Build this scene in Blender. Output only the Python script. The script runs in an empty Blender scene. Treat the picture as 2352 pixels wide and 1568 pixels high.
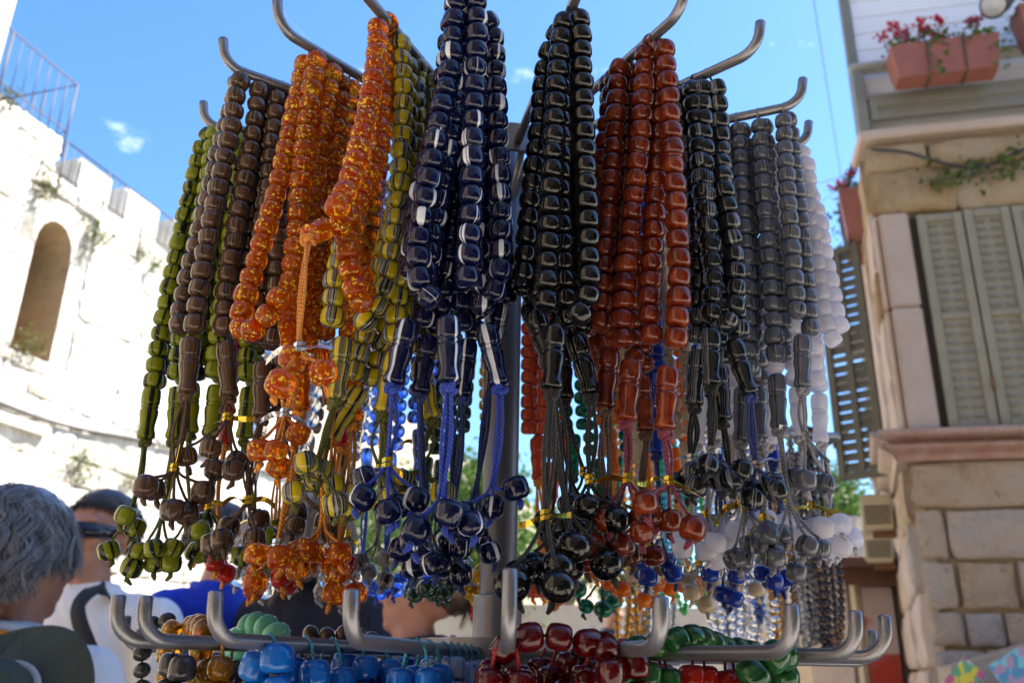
import bpy, bmesh, math, random
from mathutils import Vector, Matrix, Euler, noise as mnoise

random.seed(7)
SC = bpy.context.scene
COL = SC.collection
R = math.radians

# ------------------------------------------------------------------ camera
FPX = 2020.0                      # focal length in units of a 2352 px wide frame
CAMZ = 1.30
PITCH, ROLL = R(20.5), R(1.2)
cam = bpy.data.cameras.new('camera')
camo = bpy.data.objects.new('camera', cam)
COL.objects.link(camo)
camo.location = (0, 0, CAMZ)
CM = (Euler((R(90) + PITCH, 0, 0)).to_matrix() @ Euler((0, 0, ROLL)).to_matrix())
camo.rotation_euler = CM.to_euler()
cam.sensor_width = 36.0
cam.lens = FPX / 2352.0 * 36.0
cam.clip_start = 0.02
cam.clip_end = 2000.0
cam.dof.use_dof = True
cam.dof.focus_distance = 0.49
cam.dof.aperture_fstop = 13.0
SC.camera = camo

# ------------------------------------------------------------------ sky and sun
SUN_EL, SUN_AZ = R(54), math.atan2(0.39, 0.92)     # towards the sun: right of the view and a little ahead
SDIR = Vector((math.cos(SUN_EL) * math.cos(SUN_AZ), math.cos(SUN_EL) * math.sin(SUN_AZ), math.sin(SUN_EL)))
world = bpy.data.worlds.new('World')
SC.world = world
world.use_nodes = True
wn, wl = world.node_tree.nodes, world.node_tree.links
bg = wn['Background']
sky = wn.new('ShaderNodeTexSky')
sky.sky_type = 'NISHITA'
sky.sun_disc = False
sky.sun_elevation = SUN_EL
sky.sun_rotation = math.atan2(SDIR.x, SDIR.y)
sky.air_density = 1.0
sky.dust_density = 0.3
sky.ozone_density = 4.0
hsv = wn.new('ShaderNodeHueSaturation')
hsv.inputs['Saturation'].default_value = 1.17
wl.new(sky.outputs[0], hsv.inputs['Color'])
# a few thin fair-weather clouds
tc = wn.new('ShaderNodeTexCoord')
cmap = wn.new('ShaderNodeMapping')
cmap.inputs['Scale'].default_value = (1.0, 1.0, 2.2)
cmap.inputs['Location'].default_value = (5.3, 0.7, 0.9)
wl.new(tc.outputs['Generated'], cmap.inputs[0])
cn = wn.new('ShaderNodeTexNoise')
cn.inputs['Scale'].default_value = 3.2
cn.inputs['Detail'].default_value = 9.0
cn.inputs['Roughness'].default_value = 0.58
wl.new(cmap.outputs[0], cn.inputs['Vector'])
crm = wn.new('ShaderNodeValToRGB')
crm.color_ramp.elements[0].position = 0.62
crm.color_ramp.elements[1].position = 0.80
wl.new(cn.outputs['Fac'], crm.inputs[0])
cmx = wn.new('ShaderNodeMix'); cmx.data_type = 'RGBA'
wl.new(crm.outputs[0], cmx.inputs[0])
wl.new(hsv.outputs[0], cmx.inputs[6])
cmx.inputs[7].default_value = (11.0, 11.4, 12.0, 1.0)
wl.new(cmx.outputs[2], bg.inputs[0])
bg.inputs[1].default_value = 0.078
sun = bpy.data.lights.new('sun', 'SUN')
sun.energy = 5.0
sun.angle = R(0.53)
sun.color = (1.0, 0.95, 0.87)
suno = bpy.data.objects.new('sun', sun)
COL.objects.link(suno)
suno.location = (4, 4, 12)
suno.rotation_euler = SDIR.to_track_quat('Z', 'Y').to_euler()
SC.view_settings.view_transform = 'Standard'
SC.view_settings.look = 'None'
SC.view_settings.exposure = 2.18
SC.view_settings.gamma = 1.0
SC.cycles.use_denoising = True
SC.cycles.max_bounces = 10
SC.cycles.transmission_bounces = 8
SC.cycles.caustics_reflective = False
SC.cycles.caustics_refractive = False

# ------------------------------------------------------------------ helpers
CAMP = Vector((0, 0, CAMZ))
def ray(x, y):
    return CM @ Vector(((x - 1176.0) / FPX, -(y - 784.0) / FPX, -1.0))
def at_y(x, y, Y):
    d = ray(x, y)
    return CAMP + d * (Y / d.y)
def at_z(x, y, Z):
    d = ray(x, y)
    return CAMP + d * ((Z - CAMZ) / d.z)
def pix(p):
    c = CM.transposed() @ (Vector(p) - CAMP)
    return (1176 + FPX * c.x / -c.z, 784 - FPX * c.y / -c.z)

def tag(o, label=None, cat=None, group=None, kind=None):
    if label: o['label'] = label
    if cat: o['category'] = cat
    if group: o['group'] = group
    if kind: o['kind'] = kind
    return o
def empty(name, loc=(0, 0, 0)):
    o = bpy.data.objects.new(name, None)
    COL.objects.link(o)
    o.location = loc
    o.empty_display_size = 0.05
    return o
def obj(name, me, parent=None, mat=None, mtx=None):
    """link a mesh given in WORLD coordinates (or local with mtx) under an unrotated parent"""
    o = bpy.data.objects.new(name, me)
    COL.objects.link(o)
    if mat is not None and not me.materials:
        me.materials.append(mat)
    m = Matrix.Identity(4) if mtx is None else mtx
    if parent is not None:
        o.parent = parent
        q = parent
        off = Vector((0, 0, 0))
        while q is not None:
            off += q.location
            q = q.parent
        m = Matrix.Translation(-off) @ m
    o.matrix_basis = m
    return o
def mesh_pd(name, verts, faces, smooth=True, mat=None):
    me = bpy.data.meshes.new(name)
    me.from_pydata([tuple(v) for v in verts], [], faces)
    if smooth:
        me.polygons.foreach_set('use_smooth', [True] * len(me.polygons))
    if mat is not None:
        me.materials.append(mat)
    me.update()
    return me
def bm_mesh(name, bm, smooth=False, mat=None):
    me = bpy.data.meshes.new(name)
    bmesh.ops.recalc_face_normals(bm, faces=bm.faces[:])
    bm.to_mesh(me)
    bm.free()
    if smooth:
        me.polygons.foreach_set('use_smooth', [True] * len(me.polygons))
    if mat is not None:
        me.materials.append(mat)
    return me
def frames(pts):
    """parallel-transport frames along a polyline"""
    n = len(pts)
    T = []
    for i in range(n):
        a, b = pts[max(0, i - 1)], pts[min(n - 1, i + 1)]
        t = (b - a)
        T.append(t.normalized() if t.length > 1e-9 else Vector((0, 0, 1)))
    u = T[0].orthogonal().normalized()
    out = []
    for t in T:
        u = (u - t * u.dot(t))
        u = u.normalized() if u.length > 1e-6 else t.orthogonal().normalized()
        out.append((t, u, t.cross(u)))
    return out
def tube_geo(pts, rad, sides=8, caps=True):
    pts = [Vector(p) for p in pts]
    fr = frames(pts)
    V, F = [], []
    for i, (p, (t, u, v)) in enumerate(zip(pts, fr)):
        r = rad[i] if isinstance(rad, (list, tuple)) else rad
        for k in range(sides):
            a = 2 * math.pi * k / sides
            V.append(p + (u * math.cos(a) + v * math.sin(a)) * r)
    for i in range(len(pts) - 1):
        for k in range(sides):
            a, b = i * sides + k, i * sides + (k + 1) % sides
            F.append((a, b, b + sides, a + sides))
    if caps:
        F.append(tuple(range(sides - 1, -1, -1)))
        F.append(tuple(range((len(pts) - 1) * sides, len(pts) * sides)))
    return V, F
def tube(name, pts, rad, mat, parent=None, sides=8, smooth=True):
    V, F = tube_geo(pts, rad, sides)
    return obj(name, mesh_pd(name, V, F, smooth, mat), parent)
def spline(pts, n=10):
    """Catmull-Rom through the points"""
    P = [Vector(p) for p in pts]
    P = [P[0] * 2 - P[1]] + P + [P[-1] * 2 - P[-2]]
    out = []
    for i in range(1, len(P) - 2):
        p0, p1, p2, p3 = P[i - 1], P[i], P[i + 1], P[i + 2]
        for k in range(n):
            t = k / n
            out.append(0.5 * ((2 * p1) + (p2 - p0) * t + (2 * p0 - 5 * p1 + 4 * p2 - p3) * t * t + (3 * p1 - p0 - 3 * p2 + p3) * t ** 3))
    out.append(P[-2])
    return out
def arclen(pts):
    s = [0.0]
    for a, b in zip(pts, pts[1:]):
        s.append(s[-1] + (b - a).length)
    return s
def sample(pts, S, d):
    d = max(0, min(S[-1], d))
    lo, hi = 0, len(S) - 1
    while hi - lo > 1:
        m = (lo + hi) // 2
        if S[m] <= d: lo = m
        else: hi = m
    k = (d - S[lo]) / max(1e-9, S[hi] - S[lo])
    return pts[lo].lerp(pts[hi], k), (pts[hi] - pts[lo]).normalized()
def box_geo(cx, cy, cz, sx, sy, sz):
    V = [Vector((cx + a * sx / 2, cy + b * sy / 2, cz + c * sz / 2)) for a in (-1, 1) for b in (-1, 1) for c in (-1, 1)]
    F = [(0, 1, 3, 2), (4, 6, 7, 5), (0, 4, 5, 1), (2, 3, 7, 6), (0, 2, 6, 4), (1, 5, 7, 3)]
    return V, F
def bbox_mesh(name, sx, sy, sz, bev=0.0, seg=1, mat=None, smooth=False):
    bm = bmesh.new()
    bmesh.ops.create_cube(bm, size=1.0)
    bmesh.ops.scale(bm, vec=(sx, sy, sz), verts=bm.verts)
    if bev > 0:
        bmesh.ops.bevel(bm, geom=bm.edges[:], offset=bev, segments=seg, affect='EDGES')
    return bm_mesh(name, bm, smooth, mat)
def lathe_geo(prof, sides=16):
    V, F = [], []
    n = len(prof)
    for (r, z) in prof:
        for k in range(sides):
            a = 2 * math.pi * k / sides
            V.append(Vector((r * math.cos(a), r * math.sin(a), z)))
    for i in range(n - 1):
        for k in range(sides):
            a, b = i * sides + k, i * sides + (k + 1) % sides
            F.append((a, b, b + sides, a + sides))
    F.append(tuple(range(sides - 1, -1, -1)))
    F.append(tuple(range((n - 1) * sides, n * sides)))
    return V, F

# ------------------------------------------------------------------ materials
class NT:
    def __init__(s, name):
        s.m = bpy.data.materials.new(name)
        s.m.use_nodes = True
        s.n, s.l = s.m.node_tree.nodes, s.m.node_tree.links
        s.b = s.n['Principled BSDF']
        s.out = s.n['Material Output']
    def add(s, typ, **kw):
        nd = s.n.new('ShaderNode' + typ)
        for k, v in kw.items():
            setattr(nd, k, v)
        return nd
    def link(s, a, b):
        s.l.new(a, b)
    def val(s, sock, v):
        if hasattr(v, 'is_output') or hasattr(v, 'links'):
            s.l.new(v, sock)
        else:
            sock.default_value = v
    def math(s, op, a, b=0.0, c=None):
        nd = s.add('Math', operation=op)
        s.val(nd.inputs[0], a)
        s.val(nd.inputs[1], b)
        if c is not None: s.val(nd.inputs[2], c)
        return nd.outputs[0]
    def noise(s, vec, scale, detail=3.0, rough=0.5, dist=0.0):
        nd = s.add('TexNoise')
        if vec is not None: s.link(vec, nd.inputs['Vector'])
        nd.inputs['Scale'].default_value = scale
        nd.inputs['Detail'].default_value = detail
        nd.inputs['Roughness'].default_value = rough
        nd.inputs['Distortion'].default_value = dist
        return nd
    def ramp(s, fac, stops, interp='LINEAR'):
        nd = s.add('ValToRGB')
        cr = nd.color_ramp
        cr.interpolation = interp
        while len(cr.elements) < len(stops):
            cr.elements.new(0.5)
        for e, (p, c) in zip(cr.elements, stops):
            e.position = p
            e.color = (*c, 1.0) if len(c) == 3 else c
        s.link(fac, nd.inputs[0])
        return nd.outputs[0]
    def mix(s, fac, a, b, blend='MIX'):
        nd = s.add('Mix', data_type='RGBA', blend_type=blend)
        s.val(nd.inputs[0], fac)
        for i, v in ((6, a), (7, b)):
            if hasattr(v, 'links'): s.link(v, nd.inputs[i])
            else: nd.inputs[i].default_value = (*v, 1.0)
        return nd.outputs[2]
    def mapping(s, vec, scale=(1, 1, 1), loc=(0, 0, 0)):
        nd = s.add('Mapping')
        s.link(vec, nd.inputs[0])
        nd.inputs['Scale'].default_value = scale
        nd.inputs['Location'].default_value = loc
        return nd.outputs[0]
    def bump(s, h, strength=0.3, dist=0.01):
        nd = s.add('Bump')
        nd.inputs['Strength'].default_value = strength
        nd.inputs['Distance'].default_value = dist
        s.link(h, nd.inputs['Height'])
        s.link(nd.outputs[0], s.b.inputs['Normal'])
    def objco(s):
        return s.add('TexCoord').outputs['Object']
    def rndco(s, keepz=True):
        """object coordinates turned and shifted by a random amount per object"""
        co = s.add('TexCoord').outputs['Object']
        rnd = s.add('ObjectInfo').outputs['Random']
        vr = s.add('VectorRotate', rotation_type='Z_AXIS')
        s.link(co, vr.inputs['Vector'])
        s.link(s.math('MULTIPLY', rnd, 43.0), vr.inputs['Angle'])
        add = s.add('VectorMath', operation='ADD')
        s.link(vr.outputs[0], add.inputs[0])
        comb = s.add('CombineXYZ')
        s.link(s.math('MULTIPLY', rnd, 1.7), comb.inputs[0])
        s.link(s.math('MULTIPLY', rnd, 3.1), comb.inputs[2])
        s.link(comb.outputs[0], add.inputs[1])
        return add.outputs[0], rnd
    def translucent(s, col, fac):
        tr = s.add('BsdfTranslucent')
        if hasattr(col, 'links'): s.link(col, tr.inputs[0])
        else: tr.inputs[0].default_value = (*col, 1)
        mx = s.add('MixShader')
        mx.inputs[0].default_value = fac
        s.link(s.b.outputs[0], mx.inputs[1])
        s.link(tr.outputs[0], mx.inputs[2])
        s.link(mx.outputs[0], s.out.inputs[0])
    def set(s, **kw):
        names = dict(rough='Roughness', metal='Metallic', spec='Specular IOR Level', coat='Coat Weight', coatr='Coat Roughness',
                     trans='Transmission Weight', ior='IOR', alpha='Alpha', sss='Subsurface Weight', ssr='Subsurface Scale', sheen='Sheen Weight')
        for k, v in kw.items():
            if k == 'col':
                if hasattr(v, 'links'): s.link(v, s.b.inputs['Base Color'])
                else: s.b.inputs['Base Color'].default_value = (*v, 1)
            else:
                s.val(s.b.inputs[names[k]], v)
        return s

MATS = {}
def flat(name, col, rough=0.6, metal=0.0, var=0.15, scale=8.0, bump=0.0, bscale=60.0, **kw):
    """plain painted / natural surface with noise variation"""
    if name in MATS: return MATS[name]
    t = NT(name)
    co = t.objco()
    n = t.noise(co, scale, 4.0, 0.6)
    dark = tuple(c * (1 - var) for c in col)
    lite = tuple(min(1, c * (1 + var)) for c in col)
    c = t.ramp(n.outputs['Fac'], [(0.3, dark), (0.7, lite)])
    t.set(col=c, rough=rough, metal=metal, **kw)
    if bump > 0:
        n2 = t.noise(co, bscale, 5.0, 0.6)
        t.bump(n2.outputs['Fac'], bump, 0.02)
    MATS[name] = t.m
    return t.m

def bead_marble(name, cols, sc=(230, 230, 45), stops=None, rough=0.13, trans=0.0, tcol=None, coat=0.0, dist=0.6, interp='LINEAR'):
    t = NT(name)
    co, rnd = t.rndco()
    n = t.noise(t.mapping(co, sc), 1.0, 3.0, 0.55, dist)
    f = t.math('ADD', n.outputs['Fac'], t.math('MULTIPLY', t.math('SUBTRACT', rnd, 0.5), 0.16))
    stops = stops or [0.3 + 0.4 * i / max(1, len(cols) - 1) for i in range(len(cols))]
    c = t.ramp(f, list(zip(stops, cols)), interp)
    t.set(col=c, rough=rough * 0.7, coat=coat, coatr=0.03, spec=0.5)
    hn = t.noise(co, 420.0, 3.0, 0.6)
    t.bump(hn.outputs['Fac'], 0.025, 0.001)
    if trans > 0: t.translucent(tcol or c, trans)
    MATS[name] = t.m
    return t.m
def bead_band(name, plain, stripe, f1, f2, mask, rough=0.09, trans=0.0, wob=0.0008, coat=0.0):
    """layered glass: straight bands through the bead, plain areas and finely striped areas"""
    t = NT(name)
    co, rnd = t.rndco()
    sp = t.add('SeparateXYZ')
    t.link(t.objco(), sp.inputs[0])
    nz = t.noise(co, 160.0, 2.0, 0.5)
    th = t.math('MULTIPLY', t.math('ARCTAN2', sp.outputs['Y'], sp.outputs['X']), 0.0066)
    x = t.math('ADD', t.math('ADD', th, t.math('MULTIPLY', rnd, 0.9)), t.math('MULTIPLY', nz.outputs['Fac'], wob))
    def n1d(freq, off, det):
        nd = t.add('TexNoise', noise_dimensions='1D')
        t.link(t.math('MULTIPLY_ADD', x, freq, off), nd.inputs['W'])
        nd.inputs['Scale'].default_value = 1.0
        nd.inputs['Detail'].default_value = det
        return nd.outputs['Fac']
    nn = t.noise(t.mapping(co, (200, 200, 60)), 1.0, 3.0, 0.6, 0.5)
    c = t.mix(nn.outputs['Fac'], plain[0], plain[1])
    st = t.ramp(n1d(f2, 17.3, 1.0), stripe)
    mk = t.ramp(n1d(f1, 3.1, 0.5), [(mask[0], (0, 0, 0)), (mask[1], (1, 1, 1))])
    c = t.mix(mk, c, st)
    t.set(col=c, rough=rough, coat=coat, coatr=0.03, spec=0.5)
    hn = t.noise(co, 420.0, 3.0, 0.6)
    t.bump(hn.outputs['Fac'], 0.02, 0.001)
    if trans > 0: t.translucent(c, trans)
    MATS[name] = t.m
    return t.m
def bead_flake(name, base, red, yellow, trans=0.4):
    """resin with coloured flakes"""
    t = NT(name)
    co, rnd = t.rndco()
    n = t.noise(co, 170.0, 3.0, 0.6, 1.0)
    v = t.add('TexVoronoi')
    v.inputs['Scale'].default_value = 800.0
    t.link(co, v.inputs['Vector'])
    n2 = t.noise(co, 330.0, 2.0, 0.6, 0.4)
    c = t.ramp(n.outputs['Fac'], [(0.36, red), (0.52, base), (0.66, tuple(x * 0.8 + y * 0.2 for x, y in zip(base, yellow)))])
    fl = t.ramp(v.outputs['Color'], [(0.70, (0, 0, 0)), (0.75, (1, 1, 1))], 'LINEAR')
    sep = t.math('MULTIPLY', fl, t.ramp(n2.outputs['Fac'], [(0.46, (0, 0, 0)), (0.50, (1, 1, 1))]))
    c = t.mix(sep, c, yellow)
    v2 = t.add('TexVoronoi')
    v2.inputs['Scale'].default_value = 900.0
    t.link(co, v2.inputs['Vector'])
    rd = t.ramp(v2.outputs['Color'], [(0.78, (0, 0, 0)), (0.81, (0.9, 0.9, 0.9))])
    c = t.mix(rd, c, tuple(x * 0.55 for x in red))
    t.set(col=c, rough=0.04, spec=0.5, ior=1.42, trans=t.math('MULTIPLY', t.math('SUBTRACT', 1.0, t.math('MAXIMUM', sep, rd)), trans))
    hn = t.noise(co, 220.0, 2.0, 0.6)
    t.bump(hn.outputs['Fac'], 0.05, 0.001)
    t.translucent(c, 0.22)
    MATS[name] = t.m
    return t.m
def bead_glass(name, col, rough=0.06, trans=0.85):
    t = NT(name)
    co, rnd = t.rndco()
    n = t.noise(co, 260.0, 3.0, 0.6, 0.5)
    c = t.mix(n.outputs['Fac'], tuple(x * 0.75 for x in col), tuple(min(1, x * 1.2) for x in col))
    t.set(col=c, rough=rough, trans=trans, ior=1.47, spec=0.5)
    t.bump(n.outputs['Fac'], 0.12, 0.001)
    MATS[name] = t.m
    return t.m

bead_band('brown', [(0.050, 0.024, 0.016), (0.135, 0.066, 0.040)], [(0.36, (0.018, 0.012, 0.010)), (0.46, (0.08, 0.045, 0.03)), (0.56, (0.02, 0.013, 0.010)), (0.63, (0.28, 0.18, 0.075)), (0.70, (0.10, 0.06, 0.035))], 140, 560, (0.46, 0.54), 0.14)
bead_flake('amber', (1.0, 0.27, 0.012), (0.92, 0.085, 0.008), (1.0, 0.66, 0.03), 0.8)
bead_band('yellow_stripe', [(0.44, 0.33, 0.004), (0.60, 0.46, 0.008)], [(0.44, (0.006, 0.007, 0.010)), (0.47, (0.02, 0.022, 0.03)), (0.53, (0.50, 0.50, 0.48)), (0.56, (0.006, 0.007, 0.010)), (0.62, (0.14, 0.13, 0.03))], 170, 620, (0.47, 0.495), 0.08)
bead_band('navy', [(0.002, 0.003, 0.016), (0.004, 0.007, 0.055)], [(0.40, (0.005, 0.008, 0.045)), (0.46, (0.008, 0.05, 0.20)), (0.50, (0.62, 0.66, 0.75)), (0.72, (0.70, 0.73, 0.80))], 130, 190, (0.635, 0.65), 0.06, 0.0, 0.0004)
bead_marble('black', [(0.002, 0.002, 0.003), (0.006, 0.006, 0.006)], (120, 120, 60), None, 0.08)
bead_marble('carnelian', [(0.075, 0.007, 0.003), (0.145, 0.017, 0.005), (0.27, 0.050, 0.009)], (190, 190, 90), [0.32, 0.52, 0.72], 0.10, 0.12)
bead_band('black_stripe', [(0.005, 0.006, 0.008), (0.012, 0.014, 0.018)], [(0.42, (0.006, 0.007, 0.010)), (0.48, (0.012, 0.014, 0.018)), (0.535, (0.34, 0.36, 0.42)), (0.57, (0.006, 0.007, 0.010)), (0.63, (0.16, 0.18, 0.22))], 130, 700, (0.57, 0.62), 0.08, 0.0, 0.0018)
bead_band('grey_stripe', [(0.062, 0.068, 0.092), (0.105, 0.112, 0.15)], [(0.42, (0.14, 0.145, 0.17)), (0.50, (0.018, 0.02, 0.026)), (0.55, (0.12, 0.125, 0.15)), (0.60, (0.02, 0.022, 0.028))], 130, 700, (0.53, 0.60), 0.12, 0.0, 0.0014)
bead_marble('white', [(0.78, 0.77, 0.84), (0.90, 0.89, 0.94)], (120, 120, 60), None, 0.25, 0.6)
bead_band('olive', [(0.17, 0.21, 0.006), (0.30, 0.33, 0.012)], [(0.40, (0.006, 0.007, 0.010)), (0.55, (0.010, 0.016, 0.012)), (0.66, (0.03, 0.04, 0.01))], 190, 170, (0.54, 0.57), 0.08, 0.2)
bead_marble('cobalt', [(0.005, 0.02, 0.22), (0.01, 0.05, 0.42)], (100, 100, 60), None, 0.15, 0.15)
bead_marble('cream', [(0.50, 0.38, 0.24), (0.62, 0.50, 0.35)], (300, 300, 40), None, 0.3, 0.15)
bead_marble('coral', [(0.50, 0.05, 0.015), (0.68, 0.11, 0.035)], (200, 200, 80), None, 0.15, 0.3)
bead_marble('red', [(0.42, 0.012, 0.008), (0.62, 0.03, 0.015)], (160, 160, 80), None, 0.12, 0.3)
bead_flake('emerald', (0.004, 0.16, 0.08), (0.002, 0.07, 0.04), (0.02, 0.45, 0.25), 0.5)
bead_flake('gold_glass', (0.62, 0.33, 0.01), (0.42, 0.16, 0.005), (0.85, 0.60, 0.05), 0.5)
bead_marble('forest', [(0.006, 0.022, 0.010), (0.012, 0.045, 0.02)], (200, 200, 60), None, 0.15)
bead_marble('milk_brown', [(0.02, 0.012, 0.01), (0.30, 0.25, 0.24), (0.40, 0.36, 0.36), (0.16, 0.07, 0.04)], (220, 220, 26), [0.36, 0.45, 0.58, 0.7], 0.2, 0.1)
bead_marble('turquoise', [(0.003, 0.085, 0.40), (0.006, 0.15, 0.58)], (260, 260, 22), None, 0.14, 0.05)
bead_marble('sky_stripe', [(0.06, 0.20, 0.55), (0.28, 0.40, 0.70), (0.42, 0.50, 0.72)], (340, 340, 20), [0.38, 0.45, 0.62], 0.15, 0.15)
bead_marble('jade', [(0.006, 0.045, 0.012), (0.016, 0.10, 0.024), (0.05, 0.17, 0.05)], (220, 220, 30), None, 0.10, 0.15)
bead_marble('seafoam', [(0.10, 0.42, 0.28), (0.22, 0.55, 0.40)], (200, 200, 60), None, 0.15, 0.15)
bead_marble('charcoal', [(0.012, 0.011, 0.013), (0.06, 0.055, 0.065)], (300, 300, 30), None, 0.13)
bead_marble('orange', [(0.62, 0.13, 0.006), (0.80, 0.24, 0.012)], (160, 160, 80), None, 0.2, 0.4)
bead_marble('chocolate', [(0.010, 0.006, 0.006), (0.022, 0.012, 0.010), (0.20, 0.10, 0.05)], (160, 160, 20), [0.35, 0.6, 0.68], 0.10)
bead_glass('crystal', (0.92, 0.94, 0.97))
bead_glass('ruby', (0.13, 0.001, 0.004), 0.05, 0.55)
bead_glass('honey', (0.85, 0.36, 0.02), 0.06, 0.8)
bead_glass('sapphire', (0.10, 0.25, 0.95), 0.06, 0.85)
bead_glass('aqua_glass', (0.06, 0.45, 0.75), 0.08, 0.6)
bead_glass('lime_glass', (0.05, 0.60, 0.08), 0.08, 0.6)

def cord_mat(name, col):
    t = NT(name)
    co = t.objco()
    w = t.add('TexWave', wave_type='BANDS', bands_direction='DIAGONAL')
    t.link(co, w.inputs['Vector'])
    w.inputs['Scale'].default_value = 260.0
    w.inputs['Distortion'].default_value = 1.5
    c = t.mix(w.outputs['Fac'], tuple(x * 0.55 for x in col), tuple(min(1, x * 1.25) for x in col))
    t.set(col=c, rough=0.75, sheen=0.2)
    t.bump(w.outputs['Fac'], 0.5, 0.0006)
    MATS[name] = t.m
for nm, c in dict(brown=(0.10, 0.05, 0.03), orange=(0.72, 0.25, 0.02), olive=(0.09, 0.10, 0.01), blue=(0.012, 0.05, 0.45), black=(0.008, 0.008, 0.009),
                  maroon=(0.17, 0.012, 0.045), grey=(0.24, 0.24, 0.28), white=(0.50, 0.49, 0.54), navy=(0.01, 0.03, 0.18), green=(0.008, 0.06, 0.04),
                  cyan=(0.05, 0.36, 0.48), yellow=(0.68, 0.40, 0.03), red=(0.35, 0.01, 0.02), cream=(0.5, 0.42, 0.3)).items():
    cord_mat('cord_' + nm, c)
flat('gold_foil', (0.72, 0.50, 0.06), 0.22, 1.0)
flat('silver_foil', (0.75, 0.75, 0.78), 0.25, 1.0)
def steel(name, col, rough, chips=True):
    t = NT(name)
    co = t.objco()
    n = t.noise(co, 900.0, 3.0, 0.6)
    n2 = t.noise(co, 70.0, 6.0, 0.75)
    c = t.mix(n.outputs['Fac'], tuple(x * 0.75 for x in col), tuple(x * 1.2 for x in col))
    if chips:
        ch = t.ramp(n2.outputs['Fac'], [(0.655, (0, 0, 0)), (0.675, (1, 1, 1))])
        c = t.mix(ch, c, (0.03, 0.025, 0.022))
    t.set(col=c, rough=rough, metal=0.75)
    t.bump(n.outputs['Fac'], 0.12, 0.0006)
    MATS[name] = t.m
steel('rack_steel', (0.24, 0.24, 0.265), 0.34)
steel('pole_steel', (0.12, 0.125, 0.155), 0.40, False)
# ------------------------------------------------------------------ ground (the rack and the people stand on it)
def paving_mat():
    t = NT('paving')
    co = t.objco()
    br = t.add('TexBrick')
    t.link(co, br.inputs['Vector'])
    br.inputs['Scale'].default_value = 1.0
    br.inputs['Brick Width'].default_value = 0.8
    br.inputs['Row Height'].default_value = 0.45
    br.inputs['Mortar Size'].default_value = 0.012
    br.inputs['Color1'].default_value = (0.40, 0.36, 0.30, 1)
    br.inputs['Color2'].default_value = (0.45, 0.41, 0.34, 1)
    br.inputs['Mortar'].default_value = (0.16, 0.14, 0.12, 1)
    n = t.noise(co, 3.0, 6.0, 0.7)
    t.set(col=t.mix(0.35, br.outputs['Color'], n.outputs['Color'], 'OVERLAY'), rough=0.6)
    t.bump(br.outputs['Fac'], -0.3, 0.01)
    return t.m
V = [(-150, -60, 0), (150, -60, 0), (150, 260, 0), (-150, 260, 0)]
tag(obj('ground', mesh_pd('ground', V, [(0, 1, 2, 3)], False, paving_mat())), kind='structure')

# ------------------------------------------------------------------ display rack
PC = Vector((-0.006, 0.62, 0))
ZU, ZL = CAMZ + 0.385, CAMZ + 0.010
AR = 0.0034
rack = empty('display_rack', (PC.x, PC.y, 0))
tag(rack, 'grey steel display rack with two tiers of upturned arms on one pole', 'display rack')
RS, PS = MATS['rack_steel'], MATS['pole_steel']
def lathe(name, prof, mat, parent, loc=(0, 0, 0), sides=28):
    V, F = lathe_geo(prof, sides)
    return obj(name, mesh_pd(name, V, F, True, mat), parent, None, Matrix.Translation(loc))
lathe('pole', [(0.0125, 0.02), (0.0125, 1.62), (0.0125, ZU + 0.004), (0.0115, ZU + 0.006)], PS, rack, (PC.x, PC.y, 0))
lathe('pole_sleeve', [(0.0165, 1.0), (0.0165, ZL + 0.036), (0.0158, ZL + 0.0375), (0.0130, ZL + 0.0375)], RS, rack, (PC.x, PC.y, 0))
lathe('floor_plate', [(0.20, 0.0), (0.20, 0.014), (0.195, 0.018), (0.03, 0.020), (0.0135, 0.03)], PS, rack, (PC.x, PC.y, 0))
def adir(phi):
    return Vector((math.sin(phi), -math.cos(phi), 0))
def arm_from_angle(phi, r, z, tip=0.034, ri=0.028, lean=0.18):
    d = adir(phi)
    c = Vector((PC.x, PC.y, z))
    e = c + d * r
    rb = 0.013
    up = (Vector((0, 0, 1)) + d * lean).normalized()
    pts = [c + d * ri, c + d * (ri + r) * 0.5, e - d * rb]
    for k in range(1, 7):
        a = k / 7 * math.pi / 2
        pts.append(e - d * rb * (1 - math.sin(a)) + up * rb * (1 - math.cos(a)))
    pts.append(e + up * rb)
    pts.append(e + up * tip)
    pts.append(e + up * (tip + 0.0008))
    rad = [AR] * (len(pts) - 1) + [AR * 0.75]
    tube('arm', pts, rad, RS, rack, 12)
    return dict(c=c, d=d, r=r, phi=phi, z=z)
def arm_from_px(x, y, z, **kw):
    p = at_z(x, y, z) - PC
    phi = math.atan2(p.x, -p.y)
    return arm_from_angle(phi, math.hypot(p.x, p.y), z, **kw)
UA = {}
for k, (x, y) in dict(olive=(470, 290), brown=(516, 152), amber=(640, 66), carn=(1568, 26), bstr=(1740, 116), grey=(1838, 240), white=(1852, 334)).items():
    UA[k] = arm_from_px(x, y, ZU, tip=0.021)
UA['mixed'] = arm_from_angle(R(-25), 0.225, ZU)
UA['navy'] = arm_from_angle(R(-8), 0.225, ZU)
UA['black'] = arm_from_angle(R(12), 0.225, ZU)
BACK = [R(a) for a in (98, 115, 132, 149, 166, 183, 200, 217, 234, 251, 266)]
for i, a in enumerate(BACK):
    UA['back%d' % i] = arm_from_angle(a, 0.225, ZU)
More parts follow.
